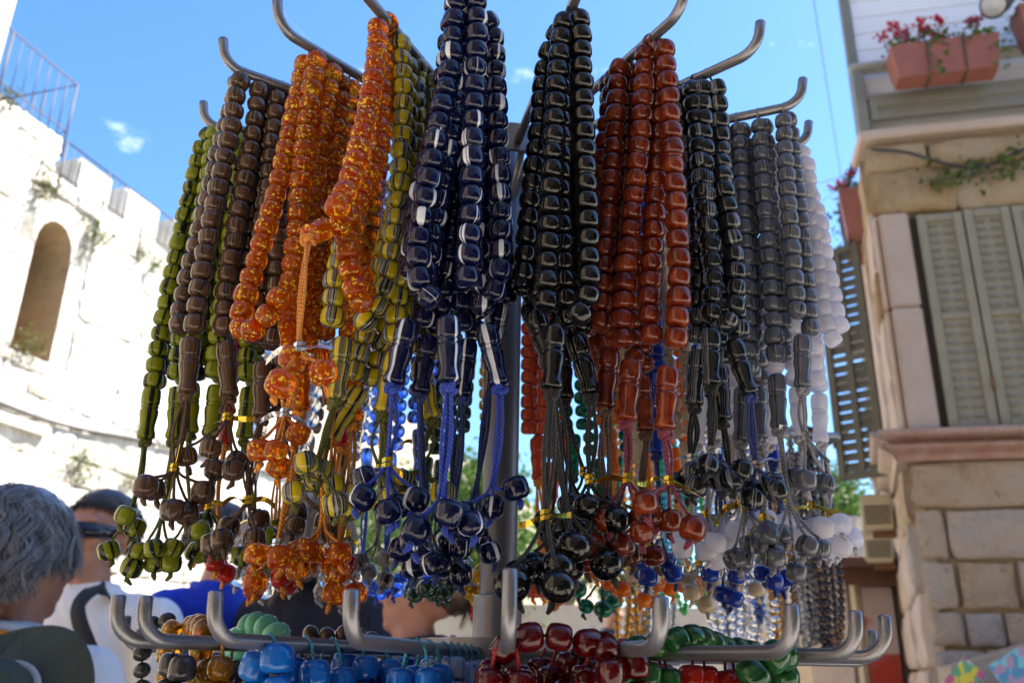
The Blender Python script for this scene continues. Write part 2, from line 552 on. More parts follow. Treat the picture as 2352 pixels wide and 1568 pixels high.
# hub: ring of flat bars the arms are let into, and its braces
def ring(name, z, r0, r1, h, mat, parent):
    V, F = [], []
    n = 96
    for k in range(n):
        a = 2 * math.pi * k / n
        for (rr, zz) in ((r0, z - h / 2), (r1, z - h / 2), (r1, z + h / 2), (r0, z + h / 2)):
            V.append(Vector((PC.x + rr * math.cos(a), PC.y + rr * math.sin(a), zz)))
    for k in range(n):
        a, b = k * 4, ((k + 1) % n) * 4
        for j in range(4):
            F.append((a + j, a + (j + 1) % 4, b + (j + 1) % 4, b + j))
    return obj(name, mesh_pd(name, V, F, False, mat), parent)
ring('hub_ring', ZU + 0.004, 0.032, 0.036, 0.024, RS, rack)
ring('hub_ring', ZL - 0.004, 0.046, 0.051, 0.026, RS, rack)
for k in range(4):
    a = math.pi / 2 * k + 0.35
    tube('hub_brace', [Vector((PC.x, PC.y, ZU - 0.035)) + Vector((math.cos(a), math.sin(a), 0)) * 0.0125, Vector((PC.x, PC.y, ZU + 0.002)) + Vector((math.cos(a), math.sin(a), 0)) * 0.033], 0.003, RS, rack, 8)
    tube('hub_brace', [Vector((PC.x, PC.y, ZL - 0.004)) + Vector((math.cos(a), math.sin(a), 0)) * 0.0162, Vector((PC.x, PC.y, ZL - 0.004)) + Vector((math.cos(a), math.sin(a), 0)) * 0.047], 0.003, RS, rack, 8)

# ------------------------------------------------------------------ prayer beads
BM = {}
def bead_mesh(shape, w, h, mat, var=0):
    key = (shape, round(w, 5), round(h, 5), mat, var)
    if key in BM: return BM[key]
    n = dict(barrel=3.3, round=2.1, oval=2.4, block=5)[shape] + (0, .45, -.4, .2)[var] * (1 if shape == 'barrel' else .2)
    tap = (0, .035, -.03, .015)[var]              # hand made: one end a little fuller, not quite round
    ecc = (0, .02, -.03, .03)[var]
    m = 9
    prof = []
    hole = 0.16
    for i in range(m + 1):
        a = -1 + 2 * i / m
        a = math.copysign(1 - (1 - abs(a)) ** 1.7, a)
        q = max(0.0, 1 - abs(a) ** n) ** (1 / n)
        prof.append((max(q, hole) * w / 2 * (1 + tap * a), a * h / 2))
    V, F = lathe_geo(prof, 20)
    V = [Vector((v.x * (1 + ecc), v.y * (1 - ecc), v.z + v.x * (0, .05, -.06, .03)[var])) for v in V]
    me = mesh_pd('bead', V, F, True, MATS[mat])
    BM[key] = me
    return me
def end_bead_mesh(L, w, mat):
    key = ('end', round(L, 4), round(w, 4), mat)
    if key in BM: return BM[key]
    r = w / 2
    prof = [(0.35, 0), (0.72, -0.012), (0.90, -0.04), (0.98, -0.10), (1.0, -0.20), (0.97, -0.30), (0.90, -0.335), (0.80, -0.345), (0.92, -0.365), (0.92, -0.40),
            (0.80, -0.42), (0.90, -0.435), (0.97, -0.47), (0.95, -0.55), (0.84, -0.66), (0.78, -0.74), (0.80, -0.82), (0.92, -0.90), (0.95, -0.95), (0.85, -0.985), (0.5, -1.0)]
    V, F = lathe_geo([(a * r, z * L) for a, z in prof][::-1], 20)
    me = mesh_pd('long_end_bead', V, F, True, MATS[mat])
    BM[key] = me
    return me
KNOT = {}
def knot_mesh(mat, r):
    key = (mat, round(r, 4))
    if key in KNOT: return KNOT[key]
    pts = []
    for i in range(40):
        t = 2 * math.pi * i / 39
        pts.append(Vector((math.sin(t) + 2 * math.sin(2 * t), math.cos(t) - 2 * math.cos(2 * t), -math.sin(3 * t) * 1.6)) * r * 0.33)
    V, F = tube_geo(pts, r * 0.48, 6)
    KNOT[key] = mesh_pd('knot', V, F, True, MATS[mat])
    return KNOT[key]
def axis_mtx(p, axis, spin=0.0, s=1.0):
    q = axis.normalized().to_track_quat('Z', 'Y')
    return Matrix.Translation(p) @ q.to_matrix().to_4x4() @ Matrix.Rotation(spin, 4, 'Z') @ Matrix.Scale(s, 4)
def foil_tie(p, d, parent, mat, rng):
    """twisted foil ribbon wound round the cords"""
    V, F = [], []
    side = Vector((rng.uniform(-1, 1), rng.uniform(-.6, .3), rng.uniform(-.3, .3))).normalized()
    wv = Vector((0, 0, 1)) * 0.0016
    # wrap
    for k in range(15):
        a = 2 * math.pi * k / 7
        c = p + Vector((math.cos(a), math.sin(a), 0)) * 0.0026 + Vector((0, 0, (k - 7) * 0.0004))
        V += [c - wv * 0.7, c + wv * 0.7]
    for k in range(14):
        F.append((2 * k, 2 * k + 1, 2 * k + 3, 2 * k + 2))
    for sgn in (1, -1):
        b = len(V)
        L = rng.uniform(0.007, 0.018)
        n = 6
        amp, tw_, dr = rng.uniform(-.004, .004), rng.uniform(-1.6, 1.6), rng.uniform(.0, .008)
        for k in range(n + 1):
            t = k / n
            c = p + side * sgn * (0.002 + L * t) + Vector((0, 0, math.sin(t * 2.6) * amp - dr * t * t))
            a = t * tw_ + sgn
            o = Vector((0, math.sin(a), math.cos(a))) * 0.0017
            V += [c - o, c + o]
        for k in range(n):
            F.append((b + 2 * k, b + 2 * k + 1, b + 2 * k + 3, b + 2 * k + 2))
    o = obj('foil_tie', mesh_pd('foil_tie', V, F, False, MATS[mat]), parent)
    m = o.modifiers.new('thick', 'SOLIDIFY')
    m.thickness = 0.00025
    return o

def place_beads(pts, root, mat, shape, w, p, gap_top, rng, sep=True, start=0):
    """pts run from the arm down to the end bead"""
    S = arclen(pts)
    L = S[-1] - gap_top
    n = max(1, int(round(L / p)))
    pp = L / n
    cnt = 0
    d = gap_top
    h = pp * 0.985
    for i in range(n):
        pos, tan = sample(pts, S, d + pp / 2)
        tilt = Vector((rng.gauss(0, .07), rng.gauss(0, .07), rng.gauss(0, .07)))
        o = obj('bead', bead_mesh(shape, w, round(h, 4), mat, rng.randint(0, 3)), root, None, axis_mtx(pos, tan + tilt, rng.uniform(0, 6.28), rng.uniform(0.93, 1.035)))
        d += pp
        if sep and i == 7 + start:
            pos, tan = sample(pts, S, d)
            obj('spacer_disc', bead_mesh('round', w * 0.86, 0.0042, mat), root, None, axis_mtx(pos, tan, rng.uniform(0, 6.28)))
        cnt += 1

def tassel(E, root, beadmat, cordmat, rng, n=4, end=None, L=0.08, spread=0.012, foil='gold_foil', bw=0.0136, shape='barrel', rcord=0.00095, knot_r=0.0034, tie=0.72):
    """knotted cords below the long bead, each ending in a loose bead"""
    cm = MATS[cordmat]
    obj('knot', knot_mesh(cordmat, knot_r), root, None, axis_mtx(E + Vector((0, 0, -0.0025)), Vector((rng.uniform(-.3, .3), rng.uniform(-.3, .3), 1)), rng.uniform(0, 6)))
    end = Vector(end) if end is not None else E + Vector((rng.uniform(-.006, .006), rng.uniform(-.006, .006), -L))
    top = E + Vector((0, 0, -0.003))
    tiep = top.lerp(end, tie) + Vector((rng.uniform(-.002, .002), rng.uniform(-.002, .002), 0))
    a0 = rng.uniform(0, 6.28)
    for k in range(n):
        a = a0 + 2 * math.pi * k / n + rng.uniform(-.4, .4)
        rr = spread * rng.uniform(0.55, 1.1)
        bp = end + Vector((math.cos(a) * rr, math.sin(a) * rr * 0.8, rng.uniform(-0.011, 0.011)))
        mid = top.lerp(tiep, 0.5) + Vector((rng.uniform(-.003, .003), rng.uniform(-.003, .003), 0))
        off = Vector((math.cos(a), math.sin(a), 0)) * 0.0012
        pts = spline([top + off, mid + off * 1.8, tiep + off, bp.lerp(tiep, 0.35) + Vector((0, 0, 0.002)), bp + Vector((0, 0, bw * 0.45))], 5)
        tube('tassel_cord', pts, rcord, cm, root, 6)
        ax = (Vector((rng.uniform(-.45, .45), rng.uniform(-.45, .45), 1)))
        hh = bw * 0.9
        obj('tassel_bead', bead_mesh(shape, bw, hh, beadmat), root, None, axis_mtx(bp, ax, rng.uniform(0, 6), rng.uniform(.93, 1.05)))
        axn = ax.normalized()
        kp = bp - axn * (hh * 0.5 + 0.0012)
        tl = [kp + axn * 0.001, kp - axn * 0.001, kp + Vector((rng.uniform(-.003, .003), rng.uniform(-.003, .003), -0.004))]
        tube('knot_tail', tl, [0.0017, 0.0019, 0.0009], cm, root, 6)
    if foil and rng.random() < 0.68:
        foil_tie(tiep, (end - top), root, foil, rng)

NSTR = [0]
def strand(arm, T, J, mat, cord, label, group=None, tw=0.0, dY=0.0, sep=(0.0066, 0.0085, 0.0068), w=0.0136, p=0.0117, shape='barrel',
           colA=None, colB=None, imam=None, imamY=0.0, tas=None, gap=0.010, has_end=True, endmat=None, wob=0.0015, endL=0.036, z=None, rpos=None, drop=None, lean=(0, 0), name='prayer_beads'):
    NSTR[0] += 1
    rng = random.Random(100 + NSTR[0])
    z = arm['z'] if z is None else z
    if rpos is None:
        q = at_z(T[0], T[1], z) - arm['c']
        rpos = max(0.05, min(arm['r'] - 0.010, q.dot(arm['d'])))
    Tw = arm['c'] + arm['d'] * rpos
    if J is not None:
        Jw = at_y(J[0], J[1], Tw.y + dY)
    else:
        Jw = Tw + Vector((lean[0], lean[1], -drop))
    root = empty(name, Jw)
    tag(root, label, 'prayer beads', group)
    u = Vector((math.cos(tw), math.sin(tw), 0))
    top = Tw + Vector((0, 0, AR + 0.0006))
    cols = []
    for sgn, cpx in ((-1, colA), (1, colB)):
        if cpx:
            pts = [top, Tw + u * sgn * 0.0035 + Vector((0, 0, -0.004))] + [at_y(c[0], c[1], Tw.y + (c[2] if len(c) > 2 else dY * (i + 1) / len(cpx))) for i, c in enumerate(cpx)]
        else:
            pts = [top, Tw + u * sgn * 0.0048 + Vector((0, 0, -0.002))]
            ph, pq = rng.uniform(0, 6), rng.uniform(0, 6)
            for s in (0.10, 0.25, 0.42, 0.60, 0.78, 0.92, 1.0):
                ww = sep[0] + (sep[1] - sep[0]) * min(1, s / 0.6) if s <= 0.6 else sep[1] + (sep[2] - sep[1]) * (s - 0.6) / 0.4
                wv = Vector((math.sin(s * 5 + ph), math.cos(s * 4 + pq), 0)) * wob * math.sin(math.pi * s)
                pts.append(Tw.lerp(Jw, s) + u * sgn * ww + wv)
        cp = spline(pts, 8)
        cols.append(cp)
        place_beads(cp, root, mat, shape, w, p, gap + rng.uniform(0, 0.004), rng, True, rng.randint(-1, 2))
    # the loop of string over the arm
    n = 7
    tp = cols[0][n * 2:0:-1] + cols[1][:n * 2]
    tube('loop_string', tp, 0.0008, MATS[cord], root, 6)
    if not has_end:
        return root
    # long end bead
    et = Jw + Vector((0, 0, -0.003))
    if imam:
        ed = (at_y(imam[0], imam[1], Jw.y + imamY) - et)
    else:
        ed = Vector((rng.uniform(-.12, .12), rng.uniform(-.12, .12), -1)) * endL
    eb = et + ed.normalized() * endL
    obj('long_end_bead', end_bead_mesh(endL, w * 0.93, endmat or mat), root, None, axis_mtx(et, -ed, rng.uniform(0, 6)))
    tk = dict(tas or {})
    if tk.get('end') is not None and len(tk['end']) == 2:
        tk['end'] = at_y(tk['end'][0], tk['end'][1], Jw.y + tk.pop('endY', 0.0))
    if tk.get('n', 4) > 0:
        tassel(eb, root, tk.pop('beadmat', mat), cord, rng, **tk)
    return root
ORD = ['nearest the hook', 'second from the hook', 'third from the hook', 'fourth from the hook', 'fifth from the hook', 'sixth from the hook', 'seventh from the hook']
# ---- upper tier, the bunches one sees from the front
G = 'strands bunched on the upper arms'
# olive and black
a = UA['olive']
strand(a, (480, 293), (352, 880), 'olive', 'cord_olive', 'olive green and black bead strand at the outer end of its arm, edging the bunches', tw=1.9, colA=[(466, 330), (440, 430), (414, 545), (392, 650), (368, 770), (349, 893)], colB=[(478, 335, .013), (452, 440, .013), (426, 555, .013), (402, 660, .013), (380, 775, .010), (358, 893, .006)], imam=(335, 1000), tas=dict(n=4, end=(290, 1225), spread=0.016))
for i, (t, j, e, te) in enumerate([((505, 300), (412, 880), (395, 1060), (365, 1265)), ((530, 308), (440, 868), (435, 1050), (440, 1240)), ((560, 315), (500, 875), (478, 1030), (480, 1225)), ((600, 325), (575, 880), (560, 1010), (600, 1260))]):
    strand(a, t, j, 'olive', 'cord_olive', 'olive and black bead strand behind the brown bunch, ' + ORD[i + 1], 'olive strands behind the brown bunch', tw=1.5, imam=e, tas=dict(n=4, end=te, spread=0.015))
# brown
a = UA['brown']
strand(a, (556, 178), (440, 765), 'brown', 'cord_brown', 'brown marbled bead strand beside the hook of its arm', tw=0.4, dY=0.0, colA=[(540, 215, .012), (510, 330, .012), (464, 520, .014), (418, 700, .016), (414, 760, .01)], colB=[(548, 195), (530, 300), (492, 480), (462, 640), (445, 765)], imam=(428, 935), tas=dict(n=5, end=(385, 1140), spread=0.019))
strand(a, (602, 192), (520, 775), 'brown', 'cord_brown', 'brown marbled bead strand in the middle of the brown bunch', tw=0.5, colA=[(595, 205), (575, 340), (550, 480), (520, 660), (512, 770)], colB=[(606, 215, .015), (590, 340, .015), (570, 540, .014), (540, 770, .01)], imam=(528, 930), tas=dict(n=5, end=(500, 1060), spread=0.019, tie=0.3))
strand(a, (644, 207), (605, 820), 'brown', 'cord_brown', 'brown marbled bead strand tucked behind the amber strand that curls up', tw=0.6, colA=[(636, 235), (622, 350), (600, 560), (580, 790)], colB=[(652, 250, .014), (645, 400, .014), (632, 600, .014), (620, 800, .01)], imam=(600, 985), tas=dict(n=5, end=(545, 1225), spread=0.02))
strand(a, (690, 225), (645, 800), 'brown', 'cord_brown', 'brown bead strand deep between the brown and amber bunches', tw=0.8, imam=(640, 960), tas=dict(n=4, end=(720, 1215), spread=0.014))
# amber
a = UA['amber']
strand(a, (730, 112), (662, 672), 'amber', 'cord_orange', 'amber flecked bead strand whose lower end curls up beside its long bead', tw=0.2, dY=-.012,
       colA=[(700, 145, .004), (676, 260, 0), (640, 420, -.006), (598, 570, -.01), (562, 690, -.014), (553, 752, -.018), (590, 752, -.026), (625, 706, -.030), (652, 668, -.028)], colB=[(728, 135), (706, 280), (690, 420), (678, 560), (664, 668)], imam=(664, 830), tas=dict(n=4, end=(640, 1035), spread=0.017, foil='silver_foil', tie=0.6))
strand(a, (800, 180), (735, 790), 'amber', 'cord_orange', 'amber flecked bead strand on the inner length of the amber arm', tw=0.5, colA=[(772, 215), (760, 330), (742, 520), (728, 780)], colB=[(808, 208), (790, 360), (765, 560), (745, 780)], imam=(770, 940), tas=dict(n=5, end=(735, 1265), spread=0.02, foil='silver_foil', tie=0.8))
strand(a, (770, 155), (690, 800), 'amber', 'cord_orange', 'amber flecked bead strand hanging between the two fuller amber strands', tw=1.2, imam=(690, 975), tas=dict(n=5, end=(625, 1300), spread=0.018, foil='silver_foil', tie=0.86))
strand(a, (835, 205), (815, 830), 'amber', 'cord_orange', 'amber bead strand behind the yellow striped strand', tw=1.2, imam=(810, 1060), tas=dict(n=3, end=(780, 1340), spread=0.014, tie=0.8))
# mixed arm: one amber strand in front, yellow striped strands behind it
a = UA['mixed']
strand(a, (888, 42), (752, 512), 'amber', 'cord_orange', 'amber bead strand swinging across its neighbours, dangling a long cord', tw=0.1, dY=-.02,
       colA=[(868, 70, -.004), (862, 150, -.01), (838, 280, -.02), (805, 410, -.03), (768, 490, -.038)], colB=[(884, 64, .012), (878, 200, .01), (872, 330, .0), (840, 430, -.005), (800, 510, -.012), (800, 600, -.015), (826, 690, -.015), (835, 655, .0), (800, 560, -.01), (778, 500, -.03)], imam=(700, 545), imamY=-.018, endL=0.020, tas=dict(n=3, end=(688, 862), endY=-.03, spread=0.012, foil='silver_foil', tie=0.83))
strand(a, (915, 78), (790, 765), 'yellow_stripe', 'cord_olive', 'yellow and black striped bead strand that slants across under the amber one', tw=0.2, dY=0.0,
       colA=[(905, 110, .012), (880, 260, .012), (830, 450, .01), (790, 560, .005), (768, 650, 0), (762, 750, 0)], colB=[(920, 95), (925, 260), (912, 480), (893, 620), (865, 705), (820, 752)], imam=(770, 920), tas=dict(n=4, end=(725, 1110), spread=0.02))
strand(a, (942, 118), (905, 800), 'yellow_stripe', 'cord_olive', 'yellow and black striped bead strand next to the slanting yellow one', tw=0.5, colA=[(938, 150), (935, 330), (925, 560), (900, 790)], colB=[(958, 190, .012), (955, 400, .012), (945, 600, .012), (915, 790, .01)], imam=(870, 990), tas=dict(n=4, end=(880, 1130), spread=0.018))
strand(a, (972, 152), (965, 820), 'yellow_stripe', 'cord_olive', 'yellow and black striped bead strand beside the navy bunch', tw=0.7, imam=(985, 930), tas=dict(n=4, end=(965, 1120), spread=0.018))
strand(a, (1000, 185), (830, 880), 'yellow_stripe', 'cord_olive', 'yellow striped bead strand at the back of its bunch, only its lower half showing', tw=0.9, imam=(805, 930), tas=dict(n=4, end=(760, 1135), spread=0.016))
# navy
a = UA['navy']
strand(a, (1062, -35), (1030, 715), 'navy', 'cord_blue', 'navy bead strand with white bands at the front of the navy bunch', tw=0.0, dY=.0, w=.0138, p=.0122,
       colA=[(1046, 15), (1035, 160), (1010, 280), (985, 430), (962, 560), (968, 655), (1005, 700)], colB=[(1094, 15), (1090, 200), (1085, 380), (1078, 560), (1072, 660)], imam=(1033, 890), tas=dict(n=5, end=(1010, 1235), spread=0.017))
strand(a, (1090, 5), (940, 725), 'navy', 'cord_blue', 'navy bead strand with white bands on the side of the yellow striped strands', tw=0.3, dY=.0, w=.0138, p=.0122, colA=[(1035, 60, .016), (1010, 260, .018), (960, 470, .01), (945, 640, .005)], colB=[(1060, 60, .02), (1040, 300, .02), (1000, 500, .015), (970, 690, .01)], imam=(908, 862), tas=dict(n=5, end=(885, 1135), spread=0.019))
strand(a, (1105, 20), (1115, 735), 'navy', 'cord_blue', 'navy bead strand with white bands on the side nearest the pole', tw=0.3, dY=.01, w=.0138, p=.0122, colA=[(1128, 60, .01), (1140, 220, .01), (1148, 420, .01), (1150, 600, .008), (1130, 690, .008)], colB=[(1105, 90, .026), (1105, 300, .028), (1100, 520, .026), (1110, 720, .015)], imam=(1148, 885), tas=dict(n=3, end=(1120, 1165), spread=0.016, tie=0.83))
for i, (t, j, e) in enumerate([((1100, 60), (985, 760), (965, 900)), ((1108, 90), (1075, 770), (1060, 930)), ((1112, 120), (1150, 690), (1100, 1000))]):
    strand(a, t, j, 'navy', 'cord_navy', 'navy bead strand in the dark depth of the navy bunch', 'navy strands at the back of their bunch', tw=1.0, dY=.03, imam=e, imamY=0, tas=dict(n=4, end=(980 + 45 * i, 1290 - 20 * i), spread=0.017, endY=.0))
# black
a = UA['black']
strand(a, (1312, 12), (1275, 735), 'black', 'cord_black', 'glossy black bead strand at the front of the black bunch', tw=0.1, dY=0, w=.0138, p=.0118, colA=[(1292, 75), (1280, 200), (1268, 400), (1258, 600), (1256, 715)], colB=[(1332, 45), (1338, 200), (1346, 420), (1352, 620), (1345, 700), (1312, 735)], imam=(1266, 910), tas=dict(n=4, end=(1235, 1300), spread=0.017, shape='round', bw=.0175))
strand(a, (1305, 40), (1225, 700), 'black', 'cord_black', 'glossy black bead strand on the side of the pole', tw=0.4, dY=.01, w=.0135, p=.0118, colA=[(1252, 150, .012), (1240, 280, .012), (1220, 450, .012), (1200, 650, .012)], colB=[(1275, 140, .02), (1262, 330, .02), (1245, 560, .02), (1235, 690, .015)], imam=(1300, 945), tas=dict(n=4, end=(1310, 1285), spread=0.02, shape='round', bw=.0175))
strand(a, (1300, 70), (1320, 760), 'black', 'cord_black', 'glossy black bead strand between the front black one and the carnelian bunch', tw=0.9, dY=.015, w=.0135, p=.0118, imam=(1372, 950), tas=dict(n=4, end=(1360, 1180), spread=0.016, shape='round', bw=.016))
for i, (t, j, e) in enumerate([((1290, 110), (1212, 690), (1275, 845)), ((1285, 140), (1290, 780), (1300, 960)), ((1280, 165), (1235, 720), (1330, 980))]):
    strand(a, t, j, 'black', 'cord_black', 'glossy black bead strand at the shadowed back of the black bunch', 'black strands at the back of their bunch', tw=1.2, dY=.03, imam=e, tas=dict(n=3, end=(1290 + 35 * i, 1200 - 10 * i), spread=0.015, shape='round', bw=.015))
# carnelian
a = UA['carn']
strand(a, (1490, 104), (1450, 815), 'carnelian', 'cord_maroon', 'carnelian red bead strand hanging beside the black bunch, nearest the arm end', tw=0.2, w=.0136, p=.0120, colA=[(1480, 125), (1472, 300), (1450, 500), (1432, 680), (1430, 800)], colB=[(1498, 200, .016), (1505, 400, .016), (1498, 600, .014), (1492, 780, .01)], imam=(1440, 960), tas=dict(n=4, end=(1445, 1205), spread=0.018, tie=0.55))
strand(a, (1513, 88), (1535, 830), 'carnelian', 'cord_maroon', 'carnelian red bead strand at the very end of its arm with maroon cords', tw=0.2, dY=-.004, w=.0138, p=.0121, colA=[(1508, 130, .014), (1512, 330, .014), (1500, 560, .01), (1490, 700, .004), (1500, 790, .002)], colB=[(1526, 112), (1540, 280), (1553, 480), (1560, 640), (1552, 800)], imam=(1527, 980), tas=dict(n=4, end=(1535, 1200), spread=0.019, tie=0.55))
strand(a, (1455, 130), (1400, 790), 'carnelian', 'cord_brown', 'carnelian red bead strand with brown cords on the inner length of its arm', tw=0.4, colA=[(1420, 170), (1412, 320), (1395, 520), (1380, 760)], colB=[(1445, 190, .012), (1435, 400, .012), (1420, 600, .012), (1412, 780, .01)], imam=(1385, 1000), tas=dict(n=4, end=(1385, 1265), spread=0.018))
for i, (t, j, e) in enumerate([((1425, 155), (1370, 760), (1430, 1010)), ((1405, 172), (1470, 850), (1490, 1040))]):
    strand(a, t, j, 'carnelian', 'cord_brown', 'carnelian bead strand at the shadowed back of the red bunch', 'carnelian strands at the back of their bunch', tw=1.0, dY=.012, imam=e, tas=dict(n=3, end=(1400 + 60 * i, 1270 - 20 * i), spread=0.015))
# black with grey stripes
a = UA['bstr']
strand(a, (1632, 180), (1632, 745), 'black_stripe', 'cord_black', 'black bead strand with fine grey stripes at the outer end of its arm', tw=0.2, colA=[(1612, 200), (1618, 340), (1628, 500), (1638, 640), (1632, 740)], colB=[(1646, 212), (1655, 330, 0.006), (1662, 420), (1685, 580), (1688, 690), (1665, 755)], imam=(1636, 920), tas=dict(n=4, end=(1635, 1085), spread=0.017, foil='silver_foil', tie=0.75))
strand(a, (1595, 205), (1602, 795), 'black_stripe', 'cord_black', 'black and grey striped bead strand next to the carnelian bunch', tw=0.4, dY=.01, colA=[(1584, 225), (1592, 380), (1600, 560), (1602, 720), (1598, 790)], colB=[(1600, 240, .015), (1612, 420, .015), (1620, 600, .015), (1615, 780, .012)], imam=(1592, 945), tas=dict(n=4, end=(1590, 1095), spread=0.015, foil='silver_foil', tie=0.75))
strand(a, (1612, 195), (1682, 770), 'black_stripe', 'cord_navy', 'black and grey striped bead strand whose long bead hangs aslant', tw=0.6, dY=0.0, imam=(1728, 925), tas=dict(n=4, end=(1745, 1110), spread=0.017, foil='silver_foil', tie=0.8))
strand(a, (1580, 215), (1650, 830), 'black_stripe', 'cord_black', 'black and grey striped bead strand at the back of its bunch', tw=0.9, dY=.02, imam=(1660, 960), tas=dict(n=3, end=(1690, 1120), spread=0.014, foil='silver_foil'))
# grey
a = UA['grey']
strand(a, (1800, 243), (1842, 760), 'grey_stripe', 'cord_grey', 'slate grey striped bead strand at the outer end of the grey arm', tw=1.1, w=.0126, colA=[(1799, 272), (1806, 400), (1818, 560), (1832, 730)], colB=[(1815, 300, .014), (1832, 450, .014), (1850, 620, .014), (1862, 770, .008)], imam=(1842, 920), tas=dict(n=3, end=(1860, 1095), spread=0.014, foil='silver_foil', tie=0.55))
strand(a, (1742, 262), (1783, 850), 'grey_stripe', 'cord_grey', 'slate grey striped bead strand in the middle of the grey arm', tw=1.1, w=.0128, colA=[(1744, 290), (1752, 420), (1766, 600), (1783, 830)], colB=[(1760, 310, .014), (1768, 460, .014), (1790, 640, .014), (1800, 830, .008)], imam=(1790, 1005), tas=dict(n=4, end=(1835, 1270), spread=0.017, tie=0.6))
strand(a, (1694, 278), (1705, 880), 'grey_stripe', 'cord_grey', 'slate grey striped bead strand on the inner length of the grey arm', tw=1.1, w=.0126, colA=[(1695, 300), (1702, 440), (1712, 600), (1712, 860)], colB=[(1710, 320, .014), (1722, 480, .014), (1735, 680, .014), (1720, 860, .008)], imam=(1700, 1055), tas=dict(n=4, end=(1720, 1265), spread=0.017, tie=0.6))
strand(a, (1665, 288), (1740, 880), 'grey_stripe', 'cord_grey', 'grey striped bead strand hidden behind the middle grey ones', tw=0.9, dY=.02, imam=(1745, 1050), tas=dict(n=3, end=(1755, 1260), spread=0.013))
# white
a = UA['white']
strand(a, (1846, 336), (1905, 770), 'white', 'cord_white', 'milky white bead strand at its arm end, closing in an open loop', tw=1.0, dY=0, w=.0126, colA=[(1850, 365), (1862, 480), (1880, 620), (1898, 745), (1922, 795)], colB=[(1872, 470, .0), (1892, 560, 0), (1908, 650, 0), (1922, 720, 0), (1936, 765, 0)], has_end=False)
strand(a, (1830, 345), (1880, 895), 'white', 'cord_white', 'milky white bead strand with a pale long bead below the open white loop', tw=1.2, dY=.02, w=.0130, imam=(1887, 1060), tas=dict(n=4, end=(1920, 1245), spread=0.017, bw=.015))
for i, (t, j, e, te) in enumerate([((1800, 355), (1830, 880), (1840, 1060), (1880, 1225)), ((1770, 362), (1775, 900), (1760, 1080), (1640, 1225)), ((1740, 370), (1690, 880), (1690, 1060), (1705, 1215)), ((1715, 376), (1650, 890), (1640, 1070), (1600, 1250)), ((1690, 382), (1605, 900), (1600, 1060), (1760, 1230))]):
    strand(a, t, j, 'white', 'cord_white', 'milky white bead strand behind the grey bunch, ' + ORD[min(6, i + 2)], 'white strands behind the grey bunch', tw=1.4, dY=.015, w=.0135, imam=e, tas=dict(n=4, end=te, spread=0.015, bw=.015))

# ---- upper tier, the far half: seen in the gaps and below
back = [('cobalt', 'cord_navy', 'barrel'), ('cream', 'cord_cream', 'barrel'), ('orange', 'cord_orange', 'oval'), ('emerald', 'cord_green', 'oval'), ('coral', 'cord_orange', 'barrel'),
        ('gold_glass', 'cord_yellow', 'oval'), ('forest', 'cord_green', 'barrel'), ('sapphire', 'cord_blue', 'oval'), ('milk_brown', 'cord_grey', 'barrel'), ('crystal', 'cord_white', 'oval'), ('red', 'cord_orange', 'barrel')]
bl = dict(cobalt='cobalt blue bead strand hanging behind the white ones', cream='cream bead strand behind the striped and white bunches', orange='bright orange bead strand behind the white bunch', emerald='emerald green resin bead strand showing behind the carnelian long beads',
          coral='coral orange bead strand hanging close beside the pole', gold_glass='golden yellow bead strand showing between the navy bunch and the pole', forest='dark green bead strand behind the yellow striped bunch', sapphire='clear blue bead strand behind the navy bunch',
          milk_brown='milky brown bead strand behind the amber bunch', crystal='clear crystal bead strand behind the brown and amber bunches', red='bright red bead strand behind the olive bunch')
for i, (m, c, sh) in enumerate(back):
    a = UA['back%d' % i]
    for k in range(3):
        strand(a, None, None, m, c, bl[m] + ', ' + ORD[k], m.replace('_', ' ') + ' strands on a far arm', tw=a['phi'] + 0.3, rpos=0.195 - 0.045 * k, drop=0.195 + 0.012 * (k % 2), lean=(a['d'].x * 0.012, a['d'].y * 0.012), shape=sh, w=0.0122, p=0.0115, tas=dict(n=4, L=0.082, spread=0.014, foil='gold_foil' if i % 2 else 'silver_foil', shape=sh if sh == 'oval' else 'barrel', bw=.0135))

# ---- lower tier
LA = {}
def low_arm(key, px, r=0.25, **kw):
    """lower arm whose bend shows at column px"""
    d = ray(px, 1485)
    k = d.x / d.y
    # front crossing of the sight line with the circle of bends
    A, B, C_ = 1 + k * k, -2 * (k * PC.x + PC.y), PC.x ** 2 + PC.y ** 2 - r * r
    disc = max(0.0, B * B - 4 * A * C_)
    y = (-B + (kw.pop('side', -1)) * math.sqrt(disc)) / (2 * A)
    phi = math.atan2(k * y - PC.x, -(y - PC.y))
    LA[key] = arm_from_angle(phi, r, ZL, ri=0.044, lean=0.05, **kw)
    return LA[key]
low_arm('l0', 258, 0.255, tip=0.0195)
low_arm('l1', 322, 0.245, tip=0.0195)
low_arm('l2', 484, 0.25, tip=0.0195)
low_arm('l3', 800, 0.25, tip=0.0195)
low_arm('l4', 1168, 0.235, tip=0.030)
low_arm('l5', 1520, 0.25, tip=0.0195)
low_arm('l6', 1822, 0.25, tip=0.0195)
low_arm('l7', 1968, 0.25, tip=0.0195)
low_arm('l8', 2035, 0.25, tip=0.0195)
low_arm('l9', 283, 0.255, tip=0.0195, side=1)
low_arm('l10', 2003, 0.25, tip=0.0195, side=1)
for i, a in enumerate((140, 165, 190, 215)):
    LA['lb%d' % i] = arm_from_angle(R(a), 0.25, ZL, ri=0.044, lean=0.05, tip=0.0195)
